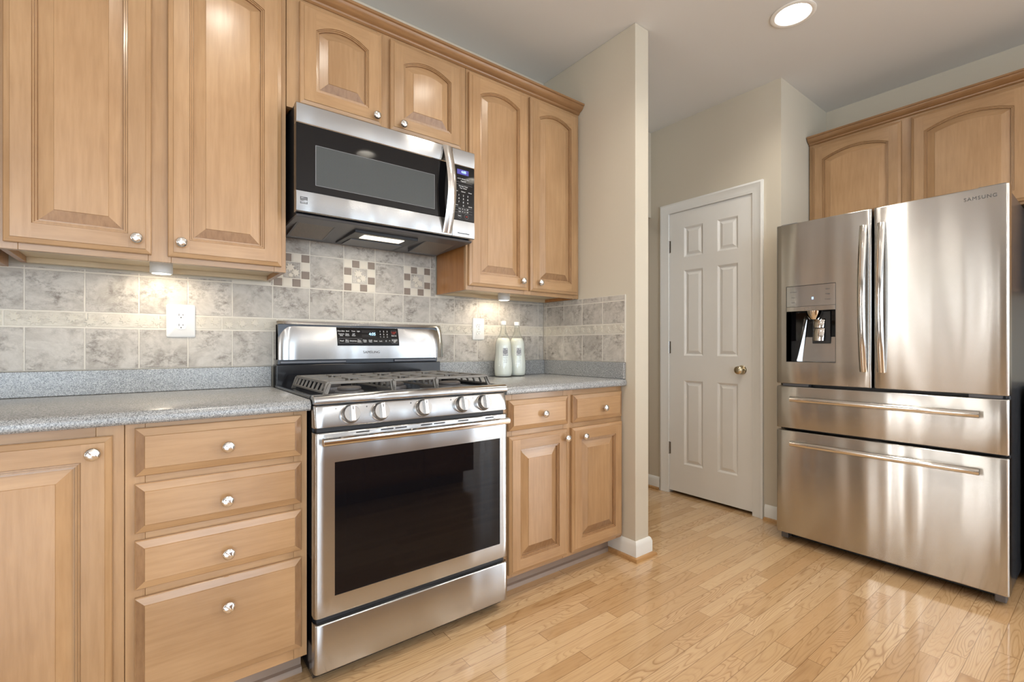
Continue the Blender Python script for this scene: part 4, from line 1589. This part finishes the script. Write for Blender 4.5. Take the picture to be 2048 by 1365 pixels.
# ------------------------------------------------------------------ refrigerator (local front -Y, turned to face -X)
def refrigerator():
    t = thing('refrigerator', 'large stainless french-door refrigerator with two bottom drawers and ice dispenser', 'refrigerator', (3.25, 0.75, 0.0), radians(-90))
    yf = -0.45
    rp = gas_range.rounded_panel
    TH = 0.070
    b = MB().m('dark_steel')
    b.box(-0.449, 0.449, yf + TH + 0.012, 0.45, 0.045, 1.752)
    b.m('blackm').box(-0.440, 0.440, yf + TH + 0.004, yf + TH + 0.012, 0.06, 1.745)
    b.box(-0.430, 0.430, yf + 0.09, 0.44, 0.012, 0.045)
    b.build('case', t, bevel=0.004)
    for fx in (-0.41, 0.41):
        for fy in (yf + 0.13, 0.40):
            MB().m('blackm').lathe([(0.02, 0.0), (0.02, 0.0125)], (fx, fy, 0), 'Z', 12).build('foot', t)
    # left door with dispenser recess
    dx0, dx1, dz0, dz1 = -0.401, -0.166, 1.006, 1.418
    d = MB()
    rp(d, -0.455, -0.0115, 0.884, 1.766, yf, TH, r=0.010, hole=(dx0, dx1, dz0, dz1))
    ld = d.build('left_door', t, angle=50)
    q = MB().m('dark_steel')
    # recess liner: back plate slants, dark sides
    yb_ = yf + 0.062
    q.m('black')
    q.quad((dx0, yf + 0.002, dz0), (dx0, yb_, dz0), (dx0, yb_, 1.28), (dx0, yf + 0.002, 1.28))
    q.quad((dx1, yf + 0.002, dz0), (dx1, yb_, dz0), (dx1, yb_, 1.28), (dx1, yf + 0.002, 1.28))
    q.quad((dx0, yf + 0.002, 1.279), (dx1, yf + 0.002, 1.279), (dx1, yb_, 1.279), (dx0, yb_, 1.279))
    q.m('steel').quad((dx0, yf + 0.002, dz0 + 0.001), (dx1, yf + 0.002, dz0 + 0.001), (dx1, yb_ - 0.004, dz0 + 0.006), (dx0, yb_ - 0.004, dz0 + 0.006))
    q.m('mw_glass').quad((dx0, yb_, 1.12), (dx1, yb_, 1.12), (dx1, yb_, 1.28), (dx0, yb_, 1.28))
    q.m('steel_s').quad((dx0 + 0.03, yb_ - 0.012, dz0), (dx1, yb_ - 0.012, dz0), (dx1, yb_ - 0.001, 1.14), (dx0 + 0.055, yb_ - 0.001, 1.14))
    q.m('steel_s')
    q.loops([[(dx0 + 0.040, yb_ - 0.030, dz0), (dx0 + 0.060, yb_ - 0.012, dz0), (dx0 + 0.040, yb_ - 0.004, dz0)], [(dx0 + 0.074, yb_ - 0.018, 1.255), (dx0 + 0.084, yb_ - 0.004, 1.255), (dx0 + 0.070, yb_ - 0.002, 1.255)]], True, True, True)
    rec = q.build('dispenser_recess', ld, smooth=False)
    q = MB().m('steel_s').box(dx0, dx1, yf + 0.001, yf + 0.020, 1.3065, dz1)
    q.m('steel').box(dx0, dx1, yf - 0.001, yf + 0.020, 1.281, 1.3055)
    dp = q.build('dispenser_panel', ld, bevel=0.001, segs=1)
    k = MB().m('slot')
    for (p, q_, r_, s_) in ((dx0 - 0.002, dx1 + 0.002, dz1, dz1 + 0.002), (dx0 - 0.002, dx0, dz0, dz1), (dx1, dx1 + 0.002, dz0, dz1), (dx0 - 0.002, dx1 + 0.002, dz0 - 0.002, dz0)):
        k.box(p, q_, yf - 0.0004, yf + 0.004, r_, s_)
    k.build('recess_border', ld)
    k = MB().m('grey_ink')
    for (a, b_) in ((-0.309, -0.289), (-0.278, -0.258)):
        for (p, q_, r_, s_) in ((a, b_, 1.2875, 1.2883), (a, b_, 1.2985, 1.2993), (a, a + 0.0008, 1.2875, 1.2993), (b_ - 0.0008, b_, 1.2875, 1.2993)):
            k.box(p, q_, yf - 0.0016, yf - 0.0008, r_, s_)
    k.build('button_outlines', dp)
    for body, x, z in (('Ice Maker', -0.366, 1.387), ('Filter', -0.366, 1.356), ('Lock', -0.366, 1.330), ('Alarm', -0.200, 1.391), ('Fridge', -0.200, 1.365), ('Freezer', -0.200, 1.338)):
        text('key_lettering', body, 0.0085, (x, yf + 0.0004, z), dp, 'grey_ink')
    MB().m('led').box(-0.276, -0.267, yf + 0.0002, yf + 0.002, 1.341, 1.354).build('indicator', dp)
    p = MB().m('chrome')
    p.lathe([(0.020, 1.235), (0.027, 1.245), (0.036, 1.262), (0.040, 1.2805)], (-0.275, yf + 0.032, 0), 'Z', 24)
    p.build('spout', rec)
    p = MB().m('blackm').box(-0.292, -0.205, yb_ - 0.010, yb_ - 0.001, 1.105, 1.279)
    p.build('paddle_backing', rec, bevel=0.003)
    p = MB().m('chrome')
    for z0, z1, y0 in ((1.19, 1.238, yb_ - 0.026), (1.120, 1.186, yb_ - 0.030)):
        lps = []
        for kk in range(7):
            s_ = kk / 6
            z = z0 + (z1 - z0) * s_
            y = y0 + 0.012 * s_ ** 2
            hw = 0.030 - 0.004 * (1 - s_) ** 2
            lps.append([(-0.2555 - hw, y + 0.006, z), (-0.2555 - hw * 0.8, y, z), (-0.2555 + hw * 0.8, y, z), (-0.2555 + hw, y + 0.006, z), (-0.2555 + hw, y + 0.012, z), (-0.2555 - hw, y + 0.012, z)])
        p.loops(lps, True, True, True)
    p.build('paddle', rec, angle=50)
    # right door
    d = MB()
    rp(d, -0.0035, 0.455, 0.884, 1.766, yf, TH, r=0.010)
    rd = d.build('right_door', t, angle=50)
    text('logo_lettering', 'SAMSUNG', 0.0205, (0.369, yf - 0.0008, 1.724), rd, 'grey_ink', spacing=1.15)
    # drawers
    d = MB()
    rp(d, -0.455, 0.455, 0.637, 0.869, yf, TH, r=0.010)
    fd = d.build('upper_drawer', t, angle=50)
    d = MB()
    rp(d, -0.455, 0.455, 0.053, 0.624, yf, TH, r=0.010)
    fz = d.build('freezer_drawer', t, angle=50)
    # bowed vertical handles
    for par, xc, sg in ((ld, -0.043, -1), (rd, 0.028, 1)):
        h = MB().m('chrome')
        lps = []
        for kk in range(21):
            s_ = kk / 20
            z = 0.963 + 0.725 * s_
            bow = sin(pi * s_) ** 0.8
            y = yf - 0.006 - 0.036 * bow
            w = 0.0165
            lps.append([(xc + w * cos(2 * pi * i / 12), y + 0.009 * sin(2 * pi * i / 12), z) for i in range(12)])
        h.loops(lps, True, True, True)
        for z in (0.985, 1.665):
            h.box(xc - 0.009, xc + 0.009, yf - 0.012, yf + 0.001, z - 0.018, z + 0.018)
        h.build('handle', par, angle=50)
    # horizontal bar handles with flared ends
    for par, z in ((fd, 0.803), (fz, 0.562)):
        h = MB().m('chrome')
        hy = yf - 0.040
        h.tube([(-0.366, hy, z), (-0.360, hy, z), (0.366, hy, z), (0.372, hy, z)], [0.0155, 0.0155, 0.0155, 0.0150], 20)
        for x in (-0.335, 0.340):
            lps = []
            for kk in range(6):
                s_ = kk / 5
                w = 0.022 - 0.004 * s_
                y = hy + 0.006 + (yf + 0.001 - hy - 0.006) * s_
                lps.append([(x - w, y, z - 0.011), (x + w, y, z - 0.011), (x + w, y, z + 0.011), (x - w, y, z + 0.011)])
            h.loops(lps, True, True, True)
        h.build('handle', par, angle=40)
    # hinge covers on top and lower hinge at the right corner
    for x in (-0.40, 0.40):
        m = MB().m('hood')
        m.box(x - 0.045, x + 0.045, yf + 0.03, yf + 0.17, 1.7525, 1.776)
        m.build('hinge_cover', t, bevel=0.006)
    for x in (-0.425, 0.425):
        m = MB().m('hood')
        m.box(x - 0.018, x + 0.018, yf + 0.035, yf + 0.085, 0.012, 0.0445)
        m.build('bottom_hinge', t, bevel=0.004)
    g = MB().m('hood')
    for x0, x1 in ((-0.43, -0.30), (0.33, 0.43)):
        g.box(x0, x1, yf + 0.025, yf + 0.065, 0.8702, 0.8832)
    g.build('middle_hinge', t)
    return t


refrigerator()

# cabinet above the refrigerator (local front -Y, turned to face -X)
c = thing('wall_cabinet', 'maple wall cabinet with two arched doors above the refrigerator', 'cabinet', (3.46, 1.29, 0.0), radians(-90))
# local: x = 1.29 - world y, y = world x - 3.46
wall_carcass(c, 0.002, 1.03, 1.806, 2.44, 0.040, 0.322)
face_frame(c, 0.002, 1.03, 1.806, 2.44, 0.021, 0.040, [(0.002, 0.045), (0.475, 0.545), (0.985, 1.03)], [(1.806, 1.85), (2.385, 2.44)])
panel_door(c, 0.025, 0.488, 1.820, 2.407, 0.0, 0.042, None)
panel_door(c, 0.533, 1.000, 1.820, 2.407, 0.0, 0.042, None)
mb = MB().m('crown')
run_profile(mb, CR, (0.002, 0.0205), (1.9, 0.0205), (0, -1), 0, 0)
o = mb.build('crown_moulding', angle=25)
o.location = (3.46, 1.29, 0)
o.rotation_euler = (0, 0, radians(-90))
tag(o, 'stained crown moulding on top of the cabinet above the refrigerator', 'moulding')
c = thing('wall_cabinet', 'maple wall cabinet right of the one above the refrigerator, out of frame', 'cabinet', (3.46, 0.255, 0.0), radians(-90))
wall_carcass(c, 0.0, 0.86, 1.367, 2.44, 0.040, 0.322)
face_frame(c, 0.0, 0.86, 1.367, 2.44, 0.021, 0.040, [(0.0, 0.045), (0.40, 0.46), (0.815, 0.86)], [(1.367, 1.405), (2.385, 2.44)])
panel_door(c, 0.02, 0.415, 1.386, 2.407, 0.0, 0.036, (0.38, 1.43))
panel_door(c, 0.445, 0.84, 1.386, 2.407, 0.0, 0.036, (0.48, 1.43))

# black dishwasher beside the refrigerator
t = thing('dishwasher', 'black dishwasher at the right edge beside the refrigerator', 'dishwasher', (3.47, -0.02, 0.0), radians(-90))
MB().m('blackm').box(-0.298, 0.298, -0.26, 0.30, 0.0, 0.895).build('case', t)
MB().m('black').box(-0.298, 0.298, -0.298, -0.262, 0.10, 0.76).build('door_panel', t, bevel=0.004)
MB().m('black').box(-0.298, 0.298, -0.298, -0.262, 0.765, 0.895).build('control_strip', t, bevel=0.004)


# ------------------------------------------------------------------ bottles
def bottle(label, x, y, ang):
    t = thing('glass_bottle', label, 'bottle', (x, y, 0.9200), ang, 'glass bottles on the right worktop')
    outer = [(0.040, 0.0), (0.0475, 0.004), (0.0505, 0.018), (0.0525, 0.045), (0.0520, 0.075), (0.0480, 0.110), (0.0455, 0.140), (0.0455, 0.165), (0.0450, 0.180), (0.0415, 0.196),
             (0.0345, 0.214), (0.0265, 0.230), (0.0195, 0.246), (0.0158, 0.262), (0.0145, 0.280), (0.0140, 0.292)]
    MB().m('clear').lathe(outer, (0, 0, 0), 'Z', 40, True, False).build('bottle_glass', t, angle=60)
    inner = [(0.036, 0.003)] + [(r - 0.0022, h + (0.001 if i else 0.003)) for i, (r, h) in enumerate(outer[1:]) if h <= 0.215]
    inner.append((inner[-1][0] - 0.004, inner[-1][1] + 0.001))
    MB().m('liquid').lathe(inner, (0, 0, 0), 'Z', 40).build('lemonade', t, angle=60)
    MB().m('plate').lathe([(0.0152, 0.289), (0.0156, 0.292), (0.0156, 0.307), (0.0140, 0.310)], (0, 0, 0), 'Z', 24).build('cap', t)
    # small square printed label wrapped on the glass, facing the camera
    def R(h):
        for (r0, h0), (r1, h1) in zip(outer, outer[1:]):
            if h0 <= h <= h1:
                return r0 + (r1 - r0) * (h - h0) / (h1 - h0)
    def patch(mb, a0, a1, h0, h1, out):
        n = 5
        for i in range(n):
            aa, ab = a0 + (a1 - a0) * i / n, a0 + (a1 - a0) * (i + 1) / n
            pts = []
            for a, h in ((aa, h0), (ab, h0), (ab, h1), (aa, h1)):
                r = R(h) + out
                pts.append((r * sin(a), -r * cos(a), h))
            mb.quad(*pts)
    lb = MB().m('line_ink')
    patch(lb, -0.30, 0.30, 0.118, 0.160, 0.0006)
    o = lb.build('label', t)
    ink = MB().m('white_ink')
    rnd = random.Random(4)
    for r_ in range(6):
        for c_ in range(5):
            if rnd.random() < 0.55:
                a = -0.26 + 0.104 * c_
                h = 0.121 + 0.0062 * r_
                patch(ink, a + 0.01, a + 0.075, h, h + 0.0042, 0.0011)
    ink.build('label_print', o)
    fine = MB().m('line_ink')
    for k in range(4):
        patch(fine, -0.22, 0.22 - 0.06 * (k % 2), 0.108 - 0.009 * k, 0.1092 - 0.009 * k, 0.0007)
    fine.build('label_text', o)


bottle('left one of the two white lemonade bottles on the right worktop', 1.556, 2.115, radians(-22))
bottle('right one of the two white lemonade bottles, nearer the corner', 1.668, 2.135, radians(-24))


# ------------------------------------------------------------------ island behind the camera (mirrored in the appliances)
t = thing('kitchen_island', 'maple kitchen island facing the range, seen only mirrored in the oven window', 'island')
b = MB().m('maple_v').box(0.70, 2.05, -0.95, -0.09, 0.10, 0.884)
b.m('toe').box(0.76, 1.99, -0.89, -0.15, 0.0, 0.10)
b.build('body', t, bevel=0.002)
for k in range(3):
    x0 = 0.72 + k * 0.444
    pd = MB().m('maple_h')
    lp = []
    for ins, dy in ((0, 0), (0, 0.014), (0.014, 0.018), (0.06, 0.018), (0.068, 0.008), (0.10, 0.016)):
        a, b_, c0, d0 = x0 + ins, x0 + 0.42 - ins, 0.125 + ins, 0.86 - ins
        lp.append([(a, -0.089 + dy, c0), (b_, -0.089 + dy, c0), (b_, -0.089 + dy, d0), (a, -0.089 + dy, d0)])
    pd.loops(lp, True, True, True).build('door', t, angle=20)
MB().m('counter').box(0.66, 2.09, -1.0, -0.03, 0.8845, 0.920).build('top', t, bevel=0.006)
